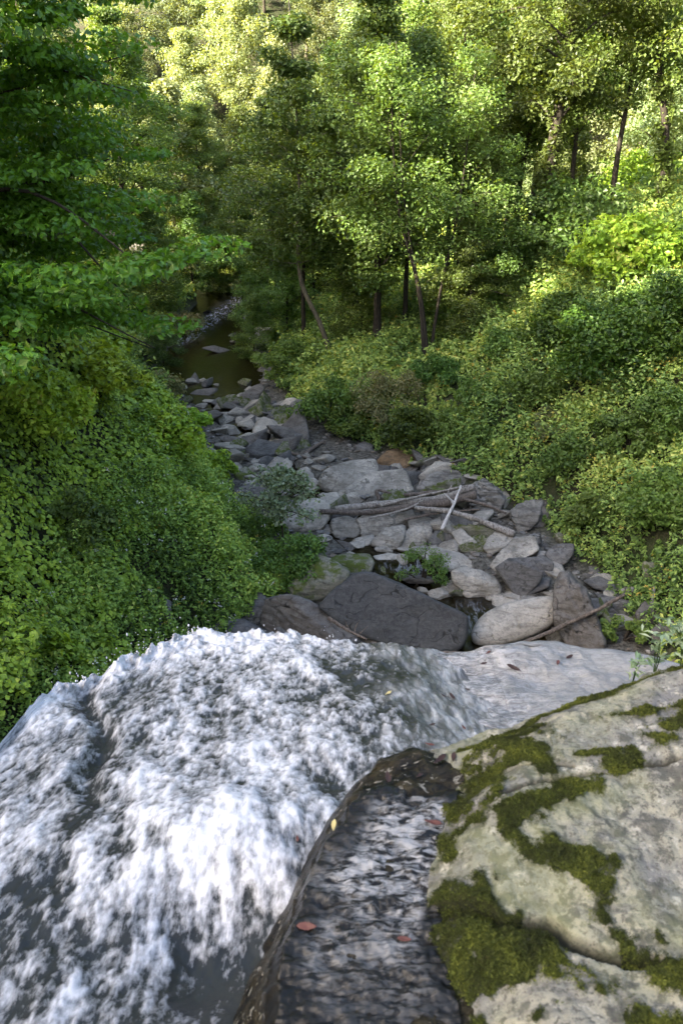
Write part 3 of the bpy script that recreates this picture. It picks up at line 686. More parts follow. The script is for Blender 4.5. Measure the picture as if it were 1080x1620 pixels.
RK([(744, 996), (768, 966), (820, 947), (876, 940), (887, 951), (882, 985), (841, 1010), (788, 1025), (748, 1022)], 'rock_pale',
   'large smooth pale boulder beside the charcoal boulder', crease=.56, nf=(.15, -.9, .32), nt=(-.12, -.35, .93), p=9, amp=.018, sub=6, thick=2.0)
RK([(874, 940), (881, 910), (897, 905), (927, 937), (936, 969), (960, 1020), (946, 1032), (897, 1028), (874, 980)], 'rock_brown',
   'tall cracked wedge rock leaning against the large pale boulder', crease=.25, nf=(-.35, -.75, .5), nt=(.4, -.2, .85), p=20, amp=.06, strata=.03, sdir=(.9, .1, .3), sub=6)
RK([(923, 919), (946, 911), (983, 930), (978, 940), (940, 932)], 'rock_mid', 'upper thin layered stone in the right bank', crease=.5, name='rock', nt=(.1, -.2, .97), p=20)
RK([(941, 938), (974, 949), (1005, 954), (1008, 967), (981, 968), (950, 952)], 'rock_mid', 'lower thin layered stone in the right bank', crease=.5, name='rock', p=20)
RK([(930, 948), (946, 946), (975, 968), (990, 985), (970, 984), (945, 970)], 'rock_mid', 'dark splintered slab below the layered stones', crease=.5, name='rock', p=20, strata=.05)
RK([(980, 932), (1003, 927), (1012, 936), (1005, 944), (986, 942)], 'rock_grey', 'pale-topped stone beside the layered stones', crease=.5, name='stone', sub=4)
RK([(1004, 970), (1020, 950), (1049, 957), (1047, 986), (1012, 998)], 'rock_brown', 'brown rock behind the leafy plant at right', crease=.4, name='rock')
RK([(1030, 998), (1052, 979), (1085, 983), (1090, 1016), (1036, 1018)], 'rock_brown', 'brown rock at the right edge above the mossy slab', crease=.4, name='rock')
RK([(655, 774), (681, 746), (702, 742), (753, 749), (748, 768), (690, 780)], 'rock_strat', 'banded bedrock outcrop under the greenery, upper one of two', crease=.7, nt=(-.2, -.5, .8), strata=.05, p=14)
RK([(738, 776), (763, 758), (793, 774), (800, 792), (790, 814), (777, 826), (746, 808)], 'rock_strat', 'deeply banded outcrop at the right end of the logs', crease=.35, nf=(-.3, -.75, .55), nt=(-.2, -.4, .85), strata=.08, sdir=(.25, .2, .95), p=14, sub=6)
RK([(804, 810), (827, 793), (860, 790), (850, 830), (820, 846)], 'rock_strat', 'outcrop with a slanting edge above the curved branch', crease=.35, nf=(-.3, -.8, .5), p=20, strata=.03)
RK([(830, 800), (876, 784), (893, 807), (872, 832), (835, 838)], 'rock_brown', 'brown outcrop half buried in the right bank greenery', crease=.4, nf=(-.1, -.85, .5), p=16)
# upstream jumble
up = [([(380, 625), (408, 607), (420, 614), (404, 637), (385, 642)], 'rock_brown', 'brown leaning boulder by the far brown pool'),
      ([(455, 642), (477, 627), (500, 640), (480, 660)], 'rock_mid', 'grey boulder under the drooping leaves of the middle bank'),
      ([(315, 655), (341, 648), (354, 655), (328, 668)], 'rock_brown', 'flat brown rock at the near edge of the far pool'),
      ([(388, 662), (398, 655), (409, 661), (402, 669)], 'rock_pale', 'small pale flat stone among the far rubble'),
      ([(376, 692), (393, 684), (421, 691), (411, 706), (389, 705)], 'rock_pale', 'pale broad stone just above the dark stick'),
      ([(426, 698), (449, 685), (479, 687), (472, 707)], 'rock_mid', 'dark flat boulder above the right end of the stick'),
      ([(379, 716), (392, 711), (408, 714), (404, 723), (386, 724)], 'rock_moss', 'small mossy stone just below the dark stick'),
      ([(342, 718), (364, 709), (383, 730), (374, 738), (350, 734)], 'rock_grey', 'grey slab at the edge of the left bank vines'),
      ([(366, 778), (395, 763), (421, 763), (429, 777), (419, 798), (384, 810)], 'rock_brown', 'dark undercut boulder beside the left bank plants'),
      ([(342, 640), (360, 630), (380, 636), (370, 650)], 'rock_brown', 'low brown stone right of the far pool'),
      ([(560, 706), (575, 698), (590, 704), (588, 716), (566, 716)], 'rock_mid', 'round dark stone in the shade of the middle bushes'),
      ([(370, 748), (388, 738), (404, 750), (395, 764), (376, 762)], 'rock_moss', 'moss-tinged stone above the undercut boulder'),
      ([(355, 906), (378, 898), (396, 910), (388, 920), (362, 918)], 'rock_brown', 'brown stone showing through the left bank herbs'),
      ([(240, 968), (256, 945), (272, 952), (268, 985), (250, 990)], 'rock_brown', 'upright brown stone in the left bank behind the splash'),
      ([(198, 960), (208, 948), (222, 954), (216, 966)], 'rock_grey', 'small grey stone alone in the left bank herbs'),
      ([(222, 990), (240, 978), (256, 986), (250, 1000)], 'rock_mid', 'dark stone low in the left bank behind the splash')]
for poly, mt, lb in up:
    RK(poly, mt, lb, crease=.5, p=13, sub=4, name='rock', nt=(rs.normal(0, .15), -.25, .95), nf=(rs.normal(0, .3), -.85, .5))

# loose stones: a few shapes, many copies
protos = []
for k in range(9):
    rk = np.random.default_rng(100 + k)
    N = norm(rk.normal(size=(13, 3))); D = .62 + .38 * rk.random(13)
    I = ICO[4]
    V = I[0] * polytope(N[:10], D[:10], 26, I[0])[:, None]
    V = carve(V, 1.0, k * 2.1, .05) * np.array([1, .7 + .3 * rk.random(), .30 + .3 * rk.random()])
    me = mesh_np('loose_stone', V, I[1]); me.materials.append(M[['rock_grey', 'rock_pale', 'rock_mid', 'rock_brown', 'rock_grey', 'rock_pale', 'rock_grey', 'rock_moss', 'rock_brown'][k]])
    protos.append(me)
zones = [  # x0,y0,x1,y1 in the photo, count, size range, label
    ((350, 635, 470, 745), 70, (.22, .62), 'loose stone in the far rubble between the brown pool and the sticks'),
    ((395, 715, 520, 790), 40, (.14, .46), 'loose stone on the gravel bar above the pale flat boulder'),
    ((500, 725, 800, 870), 56, (.18, .52), 'loose stone filling a gap between the boulders around the logs'),
    ((640, 850, 900, 960), 40, (.14, .40), 'loose stone at the foot of the boulders beside the dark pool'),
    ((470, 850, 640, 910), 20, (.08, .24), 'loose stone in the trickle near the flat green-stained boulder'),
    ((380, 930, 560, 1010), 10, (.14, .30), 'loose stone among the dark rocks behind the lip'),
    ((880, 910, 1040, 1010), 22, (.12, .34), 'loose stone in the foot of the right bank by the layered stones'),
    ((290, 600, 420, 650), 18, (.12, .34), 'loose stone along the shore of the far brown pool'),
    ((330, 470, 440, 560), 16, (.2, .6), 'dark stone in the far riffle')]
for (x0, y0, x1, y1), n, (a, c_), lb in zones:
    for k in range(n):
        p = hit(x0 + (x1 - x0) * rs.random(), y0 + (y1 - y0) * rs.random())
        s = a + (c_ - a) * rs.random() ** 2
        if p[1] < 12: continue
        o = obj('loose_stone', protos[rs.integers(0, 9)], None, None, (p[0], p[1], p[2] + s * .15), label=lb, cat='stone', group='loose stones of the stream bed')
        o.scale = (s, s, s); o.rotation_euler = (rs.normal(0, .25), rs.normal(0, .25), rs.random() * 6.28)

# pebbles and gravel between them: past counting
rk = np.random.default_rng(55); n = 5200
Yp = 12.5 + 24 * rk.random(n) ** 1.3; Xp = -9 + 17 * rk.random(n)
xr_ = np.interp(Yp, _xr[:, 0], _xr[:, 1]); xl_ = np.interp(Yp, _xl[:, 0], _xl[:, 1]); Zp = terrain(Xp, Yp)
ok = (Xp < xr_ + .3) & (Xp > xl_ - .3) & (Zp > -.12); Xp, Yp, Zp = Xp[ok], Yp[ok], Zp[ok]; n = len(Xp)
N8 = ico_dirs(2); Vn = N8[0] * (1 + .25 * rk.normal(size=(42, 1)))
sz = (.025 + .085 * rk.random(n) ** 2.5)[:, None, None] * (1 + .35 * rk.normal(size=(n, 1, 3))) * np.array([1, 1, .6])
ang = rk.random(n) * 6.28; ca, sa = np.cos(ang), np.sin(ang)
Vp = Vn[None] * sz
Vp = np.stack([Vp[..., 0] * ca[:, None] - Vp[..., 1] * sa[:, None], Vp[..., 0] * sa[:, None] + Vp[..., 1] * ca[:, None], Vp[..., 2]], -1) + np.stack([Xp, Yp, Zp + .01], 1)[:, None]
Fp = (N8[1][None] + (np.arange(n) * 42)[:, None, None]).reshape(-1, 3)
b = NB('gravel_stone'); tn = b.attr('tint')
M['gravel'] = b.finish(b.bsdf(b.mix(b.ramp(b.noise(b.coord(), 25, 4, .7), [(.4, .6), (.6, 1.)]), (.03, .03, .027), b.ramp(tn, [(0, (.07, .065, .06)), (.5, (.19, .185, .17)), (.8, (.17, .13, .09)), (1, (.34, .33, .31))])), .8, .3))
obj('gravel', mesh_np('gravel', Vp.reshape(-1, 3), Fp, {'tint': np.repeat(rk.random(n), 42)}, smooth=False), M['gravel'], label='small gravel and pebbles strewn between the boulders of the stream bed', cat='gravel', kind='stuff')

# ------------------------------------------------------------------ driftwood
def log(name, px, r0, r1, mat, label, lift=.3, branches=(), cat='log', depth=None, seg=12, wob=.35):
    pts = []
    for k, q in enumerate(px):
        if depth is not None: dd = np.interp(k, [0, len(px) - 1], depth); d = ray(q[0], q[1]); P = CAM + d / np.linalg.norm(d) * dd
        else: P = hit(q[0], q[1])
        pts.append(P)
    pts = np.array(pts)
    if depth is None: pts = pts + (CAM - pts) / np.linalg.norm(CAM - pts, axis=1)[:, None] * lift
    n = 40
    line = smooth_line(pts, n); line = line + .25 * r0 * np.stack([fbm(line * 1.3 + q, 2) for q in (1, 5, 9)], 1)
    parts = [tube(line, np.linspace(r0, r1, n), seg, wob, len(name))]
    for (fi, off, br) in branches:
        bs = line[int(fi * (n - 1))]
        bl = smooth_line([bs, bs + np.array(off) * .55 + rs.normal(0, .03, 3), bs + np.array(off)], 14)
        parts.append(tube(bl, np.linspace(br, br * .35, 14), 7, wob))
    C = line.mean(0)
    V, F = join_parts(parts)
    return obj(name, mesh_np(name, V - C, F), M[mat], None, C, label=label, cat=cat)
dl = np.linalg.norm(hit(640, 815) - CAM) - .75
log('driftwood_log', [(531, 806), (600, 797), (690, 789), (748, 770)], .10, .085, 'drift', 'upper long grey driftwood log lying across the boulders', depth=(dl + .2, dl + .5), branches=[(.75, (.15, .1, .3), .05)])
log('driftwood_log', [(505, 809), (575, 811), (640, 803), (700, 795), (752, 783)], .07, .13, 'drift_dark', 'lower dark driftwood log lying against the upper one', depth=(dl - .1, dl + .3))
log('driftwood_log', [(655, 803), (700, 808), (755, 822), (813, 846)], .06, .085, 'drift', 'curved pale driftwood branch running from the logs down to the right', depth=(dl - .25, dl - 1.0))
log('driftwood_branch', [(698, 838), (710, 812), (720, 792), (729, 768)], .05, .025, 'drift_white', 'bleached forked branch standing up against the logs', depth=(dl - .9, dl - .5), branches=[(.62, (-.28, .1, .22), .03), (.55, (-.2, .05, .30), .022)], cat='branch', wob=.2)
log('driftwood_log', [(640, 783), (670, 780), (720, 776)], .06, .05, 'drift_dark', 'short dark broken log tucked behind the long logs', depth=(dl + .6, dl + .9))
log('driftwood_branch', [(600, 790), (597, 775), (618, 780)], .07, .03, 'drift_dark', 'short pointed stump of wood behind the left half of the logs', depth=(dl + .5, dl + .5), cat='branch')
log('driftwood_branch', [(600, 800), (660, 786), (740, 768)], .045, .025, 'drift', 'thin grey branch lying along the top of the log pile', depth=(dl + .1, dl + .25), cat='branch')
log('driftwood_branch', [(640, 822), (690, 812), (760, 806)], .04, .02, 'drift_dark', 'thin dark branch under the curved pale branch', depth=(dl - .35, dl - .3), cat='branch')
log('driftwood_branch', [(585, 820), (640, 806), (668, 792)], .035, .02, 'drift', 'thin slanting stick across the middle of the log pile', depth=(dl - .3, dl - .1), cat='branch')
log('driftwood_branch', [(735, 790), (770, 800), (800, 812)], .05, .03, 'drift_dark', 'short dark stick at the right end of the log pile', depth=(dl - .3, dl - .5), cat='branch')
d9 = np.linalg.norm(hit(880, 1000) - CAM)
log('driftwood_branch', [(805, 1026), (850, 1008), (900, 985), (945, 965), (988, 940)], .05, .035, 'drift_dark', 'long thin branch leaning over the large pale boulder and the wedge rock', depth=(d9 - 1.0, d9 - .6), cat='branch', branches=[(.95, (.12, .1, .22), .02)])
log('driftwood_log', [(620, 1024), (668, 1034), (735, 1036)], .07, .06, 'drift_dark', 'dark log lying along the foot of the charcoal boulder', depth=(15.0, 15.2))
log('driftwood_branch', [(372, 705), (410, 707), (450, 713), (490, 726)], .07, .04, 'drift_dark', 'long dark stick crossing the far rubble', lift=.2, cat='branch', branches=[(.5, (.3, .2, .12), .03)])
log('driftwood_branch', [(482, 718), (500, 706), (512, 698)], .08, .05, 'drift_dark', 'short reddish stick at the right end of the long dark stick', lift=.2, cat='branch')
log('driftwood_branch', [(393, 771), (425, 772), (468, 778)], .045, .03, 'drift', 'pale stick lying over the undercut boulder', lift=.45, cat='branch')
log('driftwood_branch', [(520, 978), (555, 1000), (580, 1012)], .04, .02, 'drift_dark', 'broken twig in the crack between brown and charcoal boulders', depth=(16.0, 15.6), cat='branch', branches=[(.6, (.1, .1, .25), .015), (.7, (.2, .1, .15), .012), (.5, (-.1, .1, .2), .01)])
log('driftwood_branch', [(1022, 985), (1030, 955), (1034, 928)], .05, .03, 'drift', 'pale upright stick in front of the right bank', lift=.5, cat='branch')

# ------------------------------------------------------------------ leaves
def leaves(P, Nrm, size, rk, aspect=.62, tint=None, spread=.25):
    """kite-shaped leaf faces at P with normals Nrm"""
    n = len(P); Nrm = norm(Nrm)
    t = norm(np.cross(Nrm, norm(rk.normal(size=(n, 3))))); s = np.cross(Nrm, t)
    L = np.broadcast_to(np.asarray(size, float), (n,)) * (.7 + .6 * rk.random(n))
    L = L[:, None]; wdt = L * aspect * .5; fold = Nrm * L * spread * .5
    V = np.stack([P - t * L * .5, P + s * wdt - t * L * .06 + fold * .6, P + t * L * .5 - fold * .4, P - s * wdt - t * L * .06 + fold * .6], 1).reshape(-1, 3)
    F = np.arange(n * 4).reshape(n, 4)
    tn = rk.random(n) if tint is None else tint
    return V, F, np.repeat(tn, 4)
def clump_leaves(cent, rad, count, lsize, rk, up=.6, outw=.55, rnd=.6, shell=.55, cc=None, cs=.35):
    """cent (m,3), rad (m,3), count per clump"""
    m = len(cent); idx = np.repeat(np.arange(m), count); n = len(idx)
    d = norm(rk.normal(size=(n, 3))); r = (shell + (1 - shell) * rk.random(n)) ** .6 * rk.random(n) ** .25
    off = d * r[:, None] * rad[idx]
    P = cent[idx] + off
    N = d * outw + np.array([0, 0, up]) + rk.normal(0, rnd, (n, 3))
    ct = rk.random(m)
    tint = np.clip(.5 + cs * (ct[idx] - .5) * 1.6 + rk.normal(0, .2, n), 0, .99)
    return leaves(P, N, lsize, rk, tint=tint)

def make_tree(name, seed, H, r0, leafm, barkm, label, cat='tree', group=None, cb=.35, n_limb=22, limb=3.2, rise=.35, droop=.2, per=6, crad=(.75, .75, .38), cnt=90, lsize=.13, path=None, top=1.0, stems=1, spread=0.0, vine=False, profile=None, rnd=.6, barkseg=8, limb_out=.25):
    rk = np.random.default_rng(seed)
    root = obj(name, None, label=label, cat=cat, group=group)
    tparts = []; cents = []; rads = []
    for s_i in range(stems):
        if path is not None: base = np.array(path, float)
        else:
            a = rk.random() * 6.28; sp_ = spread * (0.4 + .6 * rk.random())
            lean = np.array([math.cos(a), math.sin(a), 0]) * sp_
            base = np.array([[0, 0, -.3], [*(lean[:2] * .3 + rk.normal(0, .05, 2)), H * .25], [*(lean[:2] * .65 + rk.normal(0, .18, 2)), H * .55], [*(lean[:2] + rk.normal(0, .3, 2)), H]])
            if s_i: base[0, :2] = rk.normal(0, r0, 2)
        line = smooth_line(base, 24)
        rad = r0 * (1 - .85 * np.linspace(0, 1, 24) ** 1.1) * (1 + .5 * np.exp(-np.linspace(0, 1, 24) * 22)) * (.75 if s_i else 1)
        tparts.append(tube(line, rad, barkseg, .12, seed))
        nl = max(3, n_limb // stems)
        for k in range(nl):
            f = cb + (1 - cb) * (k + rk.random() * .8) / nl
            f = min(f, .985)
            o = line[int(f * 23)]; az = k * 2.399 + rk.normal(0, .35)
            g = (f - cb) / (1 - cb)
            prof = profile(g) if profile else (math.sin(min(1, .18 + g * .95) * math.pi) ** .6 * .95 + .12)
            L = limb * prof * (.8 + .35 * rk.random())
            dirh = np.array([math.cos(az), math.sin(az), 0])
            e = o + dirh * L + np.array([0, 0, L * (rise + .5 * (g - .3)) + rk.normal(0, .1)])
            mid = (o + e) / 2 + np.array([0, 0, L * droop]) + rk.normal(0, .08 * L, 3)
            ln = smooth_line([o, mid, e], 12)
            tparts.append(tube(ln, np.linspace(max(.015, rad[int(f * 23)] * .3), .008, 12), 5))
            for q in range(per):
                tt = limb_out + (1 - limb_out) * (q + rk.random()) / per
                c_ = ln[min(11, int(tt * 11))] + rk.normal(0, 1, 3) * np.array([.22, .22, .10]) * L * .55
                cents.append(c_); rads.append(np.array(crad) * (.65 + .7 * rk.random()))
        if vine:
            for q in range(70):
                f = rk.random(); cents.append(line[int(f * 23)] + rk.normal(0, r0 * .7, 3)); rads.append(np.array([.35, .35, .5]))
    V, F = join_parts(tparts)
    t_ = obj('trunk', mesh_np('trunk', V, F), M[barkm], root)
    cents = np.array(cents); rads = np.array(rads)
    V, F, T = clump_leaves(cents, rads, cnt, lsize, rk, rnd=rnd)
    c_ = obj('crown', mesh_np('crown', V, F, {'tint': T}, smooth=False), M[leafm], root)
    return root, [t_, c_]

# near maple on the left, its trunk just outside the frame
z0 = float(terrain(-7.2, 13.2)) - .3
mp, mpc = make_tree('maple_tree', 21, 16.5 - z0, .24, 'maple', 'bark', 'large deep green maple spreading layered branches over the left bank', cb=.22, n_limb=74, limb=4.7, rise=-.03, droop=.10, per=15, crad=(.70, .70, .16), cnt=190, lsize=.115,
                    profile=lambda g: (1 - .35 * g) * .98, rnd=.45, limb_out=.2)
mp.location = (-7.2, 13.2, z0)
# second one overhanging from behind
z0 = float(terrain(-10.5, 19))
o, ch = make_tree('maple_tree', 22, 13, .22, 'maple', 'bark', 'dark maple standing behind the large maple at top left', cb=.08, n_limb=44, limb=4.6, rise=.02, droop=.12, per=10, crad=(.85, .85, .26), cnt=150, lsize=.17, profile=lambda g: (1 - .4 * g), rnd=.5)
o.location = (-10.5, 19, z0)
# kinds for the woods
A, Ac = make_tree('tall_tree', 31, 14, .20, 'mid', 'bark', 'x', cb=.28, n_limb=34, limb=3.1, per=6, crad=(.8, .8, .42), cnt=150, lsize=.15)
B, Bc = make_tree('slender_tree', 32, 12, .13, 'mid', 'bark', 'x', cb=.46, n_limb=28, limb=2.1, rise=.6, per=5, crad=(.75, .75, .6), cnt=130, lsize=.13)
Cc, Ccc = make_tree('multi_stem_tree', 33, 11, .10, 'mid', 'bark', 'x', cb=.45, n_limb=40, limb=2.7, rise=.45, per=6, crad=(.8, .8, .55), cnt=85, lsize=.135, stems=4, spread=2.4)
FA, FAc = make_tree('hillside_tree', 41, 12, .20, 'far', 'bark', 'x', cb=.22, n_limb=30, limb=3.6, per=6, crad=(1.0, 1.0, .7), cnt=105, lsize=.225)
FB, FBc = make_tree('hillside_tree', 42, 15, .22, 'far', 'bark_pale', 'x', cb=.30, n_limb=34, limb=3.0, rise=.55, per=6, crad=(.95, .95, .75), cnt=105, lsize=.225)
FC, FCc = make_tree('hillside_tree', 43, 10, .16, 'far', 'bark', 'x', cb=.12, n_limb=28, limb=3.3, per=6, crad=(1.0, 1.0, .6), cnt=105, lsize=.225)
def put(proto, first, px=None, xy=None, s=1.0, rz=None, label=None, group=None, sink=.1):
    root, ch = proto
    if xy is None: p = hit(*px)
    else: p = np.array([xy[0], xy[1], float(terrain(*xy))])
    rz = rs.random() * 6.28 if rz is None else rz
    loc = (p[0], p[1], p[2] - sink)
    if first:
        root.location = loc; root.rotation_euler = (0, 0, rz); root.scale = (s,) * 3; root['label'] = label
        if group: root['group'] = group
        return root
    return copy_thing(root, ch, loc, rz, s, label, group)
G1 = 'trees of the streamside wood'
# the tree with the curved trunk in the middle
p = hit(528, 566)
o, ch = make_tree('slender_tree', 51, 13, .125, 'mid', 'bark_pale', 'tall tree with a pale curved lower trunk in the middle of the picture', group=None, path=[(0, 0, -.3), (-.55, 0, 1.4), (-1.35, .1, 3.2), (-1.45, .1, 5.2), (-1.35, 0, 8.0), (-1.6, 0, 13.4)], cb=.50, n_limb=40, limb=2.9, rise=.3, droop=.1, per=6, crad=(.62, .62, .36), cnt=95, lsize=.16)
o.location = p
UA, UAc = make_tree('understorey_tree', 34, 5.5, .07, 'mid', 'bark', 'x', cb=.10, n_limb=26, limb=2.0, per=6, rise=.25, crad=(.55, .55, .32), cnt=110, lsize=.115)
put((A, Ac), True, px=(595, 560), s=.95, label='leafy tree just right of the curved trunk', group=G1)
put((Cc, Ccc), True, px=(678, 566), s=.95, rz=.6, label='dark multi-stemmed tree at the right of the middle bank', group=G1)
put((B, Bc), True, px=(482, 560), s=.95, label='slender dark tree just left of the curved trunk', group=G1)
for px_, k, s, lb in [((705, 470), 'B', 1.1, 'slim tall tree directly behind the multi-stemmed tree'), ((745, 430), 'B', 1.2, 'slim tall tree standing in the sunny gap'), ((795, 400), 'B', 1.1, 'slim tree at the left of the sunny gap at right'), ((835, 400), 'B', 1.2, 'slim tree close by the vine-clad trunk'), ((890, 400), 'B', 1.05, 'slim tree right of the vine-clad trunk'),
                      ((540, 470), 'B', 1.1, 'slender tree far behind the curved trunk'), ((660, 450), 'B', 1.2, 'slender tall tree at the back of the middle wood'), ((960, 370), 'B', 1.1, 'slim tree left of the big leaning tree'), ((560, 520), 'B', 1.05, 'slender tree behind the curved trunk'), ((640, 530), 'B', .95, 'slender tree between the leafy tree and the multi-stemmed tree'),
                      ((770, 440), 'B', 1.0, 'slim dark-trunked tree left of the paired trunks'), ((812, 420), 'B', 1.15, 'slim straight tree in the sunny gap at right'),
                      ((440, 500), 'A', .85, 'leafy tree on the far side of the brown pool'), ((330, 455), 'A', .9, 'leafy tree where the stream disappears'),
                      ((395, 440), 'B', 1.0, 'slender tree at the far bend of the stream'), ((720, 500), 'B', .8, 'small slender tree behind the multi-stemmed tree')]:
    put({'A': (A, Ac), 'B': (B, Bc)}[k], False, px=px_, s=s, label=lb, group=G1)
first_u = True
for px_, s, lb in [((568, 548), .8, 'low understorey tree right of the curved trunk'), ((455, 545), .9, 'low understorey tree beside the far brown pool'), ((420, 520), 1.0, 'low understorey tree overhanging the far riffle'),
                   ((385, 468), 1.2, 'understorey tree where the stream bends out of sight'), ((345, 462), 1.1, 'understorey tree on the left of the far bend'), ((310, 470), 1.2, 'understorey tree on the far left shore'), ((425, 462), 1.2, 'understorey tree on the right of the far bend'),
                   ((735, 545), .8, 'low understorey tree right of the multi-stemmed tree'), ((790, 500), .95, 'understorey tree at the back of the right bank'), ((500, 500), 1.2, 'understorey tree behind the slender dark tree'), ((250, 500), 1.1, 'understorey tree on the left shore of the far pool'), ((405, 570), .6, 'small understorey tree on the right shore of the far pool'), ((262, 590), .5, 'small understorey tree on the near left shore of the far pool')]:
    put((UA, UAc), first_u, px=px_, s=s, label=lb, group='understorey trees'); first_u = False
# vine-clad and leaning trees on the right
p = hit(856, 420)
o, ch = make_tree('tall_tree', 61, 17, .30, 'mid', 'bark', 'tall straight tree with a dark vine-clad trunk right of centre', cb=.4, n_limb=30, limb=2.6, per=5, crad=(.8, .8, .5), cnt=140, lsize=.155, vine=True); o.location = p
p = hit(1040, 350)
o, ch = make_tree('tall_tree', 62, 17, .17, 'mid', 'bark', 'big dark tree leaning left near the upper right corner', path=[(0, 0, -.5), (-.2, 0, 3), (-1.5, 0, 7), (-3.1, 0, 11), (-4.8, .2, 17)], vine=True, cb=.36, n_limb=30, limb=3.6, per=6, crad=(.9, .9, .5), cnt=150, lsize=.165); o.location = p
p = hit(905, 355)
o, ch = make_tree('small_tree', 63, 5.5, .10, 'mid', 'bark', 'thin crooked tree left of the big leaning tree', path=[(0, 0, -.2), (.15, 0, 1.4), (-.25, 0, 2.8), (-.1, 0, 5.5)], cb=.5, n_limb=14, limb=1.2, per=4, crad=(.45, .45, .35), cnt=60, lsize=.17); o.location = p
# dark trees of the left bank
for xy, s, lb in [((-14.5, 30), 1.2, 'dark tree on the left bank nearest behind the maples'), ((-13.0, 38), 1.1, 'dark tree on the left bank farther behind the maples'), ((-12.0, 47), 1.0, 'dark tree leaning over the far pool from the left'), ((-17, 24), 1.2, 'dark tree high on the left bank'), ((-13, 57), 1.0, 'dark tree at the far left bend'), ((-18, 40), 1.2, 'dark tree at the top of the left slope'), ((-20, 52), 1.1, 'dark tree on the far left slope')]:
    put((A, Ac), False, xy=xy, s=s, label=lb, group='dark trees of the left bank')
# sunlit woods over the far hillside
first = {'a': True, 'b': True, 'c': True}
rows = [(64, 6.0), (71, 5.6), (78, 5.8), (86, 6.2), (95, 6.8), (105, 7.5), (117, 7.5), (130, 8.0), (142, 9.0)]
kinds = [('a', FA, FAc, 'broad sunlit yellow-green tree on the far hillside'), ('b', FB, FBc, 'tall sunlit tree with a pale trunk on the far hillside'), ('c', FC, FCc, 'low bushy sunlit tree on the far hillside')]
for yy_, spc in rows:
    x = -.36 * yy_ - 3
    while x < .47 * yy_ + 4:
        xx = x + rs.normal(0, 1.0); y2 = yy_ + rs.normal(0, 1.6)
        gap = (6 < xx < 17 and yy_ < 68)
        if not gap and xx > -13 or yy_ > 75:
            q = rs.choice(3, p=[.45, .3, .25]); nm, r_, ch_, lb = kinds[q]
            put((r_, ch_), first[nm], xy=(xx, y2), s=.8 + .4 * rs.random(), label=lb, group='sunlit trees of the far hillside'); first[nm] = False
        x += spc * (.8 + .4 * rs.random())
for xy, s in [((2.5, 60), .42), ((5.5, 61), .45), ((8.5, 61), .5), ((11.5, 62), .45), ((14, 60), .5), ((7, 65), .5), ((10, 66), .55), ((13, 66), .5), ((4, 66), .5), ((16, 63), .5)]:
    put((FC, FCc), False, xy=xy, s=s, label='low sunlit bush in the clearing behind the dark trunks', group='sunlit bushes of the clearing')
for xy in [(22, 44), (27, 50), (19, 52), (30, 42), (24, 58), (16, 60), (31, 58), (25, 37), (20, 36)]:
    nm, r_, ch_, lb = kinds[rs.choice([0, 1])]
    put((r_, ch_), False, xy=xy, s=.85 + .3 * rs.random(), label='sunlit tree on the upper right slope', group='sunlit trees of the upper right slope')

# ------------------------------------------------------------------ shrubs
def make_shrub(name, seed, rad, leafm, label, n=34, cnt=120, lsize=.10, group=None, crad=.3, stems=7, up=.6, rnd=.6):
    rk = np.random.default_rng(seed); rad = np.array(rad, float)
    root = obj(name, None, label=label, cat='shrub' if 'sapling' not in name else 'sapling', group=group)
    d = norm(rk.normal(size=(n, 3))); d[:, 2] = np.abs(d[:, 2]) * 1.0 - .12
    cents = d * rad * (.55 + .45 * rk.random(n))[:, None] + [0, 0, rad[2] * .35]
    parts = []
    for k in range(stems):
        c_ = cents[rk.integers(0, n)]
        parts.append(tube(smooth_line([(rk.normal(0, .06), rk.normal(0, .06), -.15), c_ * [.45, .45, .6], c_], 8), np.linspace(.03, .008, 8), 5))
    V, F = join_parts(parts); s_ = obj('stem', mesh_np('stem', V, F), M['bark'], root)
    V, F, T = clump_leaves(cents, crad * (.7 + .6 * rk.random((n, 1))) * np.array([1, 1, .8]) * rad.mean() / 1.0, cnt, lsize, rk, up=up, rnd=rnd)
    f_ = obj('foliage', mesh_np('foliage', V, F, {'tint': T}, smooth=False), M[leafm], root)
    return root, [s_, f_]
def shrub_at(px, seed, rad, leafm, label, **kw):
    r_, c_ = make_shrub('shrub', seed, rad, leafm, label, **kw); p = hit(*px); r_.location = p; return r_, c_
shrub_at((655, 700), 71, (1.0, .9, 1.1), 'dark_shrub', 'round dark green bush above the tan stone', lsize=.10, n=46, cnt=150)
shrub_at((612, 668), 72, (1.3, 1.1, 1.6), 'pale_shrub', 'pale yellowish airy bush in the middle of the bank', lsize=.09, n=46, cnt=110)
shrub_at((520, 680), 73, (1.5, 1.0, 1.5), 'shrub', 'drooping green bush hanging over the far rubble', lsize=.12, n=46, cnt=120)
shrub_at((560, 690), 74, (1.1, .9, 1.0), 'shrub', 'blue-green bush beside the pale airy bush', lsize=.12, n=36, cnt=120)
shrub_at((460, 600), 75, (1.6, 1.2, 1.4), 'shrub', 'green bush by the far end of the rubble', lsize=.14, n=40, cnt=110)
shrub_at((955, 620), 76, (1.7, 1.5, 2.3), 'dark_shrub', 'dark vine-smothered bush high on the right bank', lsize=.13, n=70, cnt=170)
shrub_at((900, 560), 77, (1.5, 1.4, 1.5), 'dark_shrub', 'dark rounded bush left of the vine-smothered bush', lsize=.13, n=60, cnt=150)
shrub_at((1035, 560), 78, (1.4, 1.4, 1.7), 'dark_shrub', 'dark bush at the right edge beside the vine-smothered bush', lsize=.13, n=56, cnt=150)
shrub_at((905, 425), 79, (2.1, 2.0, 2.6), 'mid', 'dark bush with a sunlit top below the thin crooked tree', lsize=.2, n=60, cnt=130)
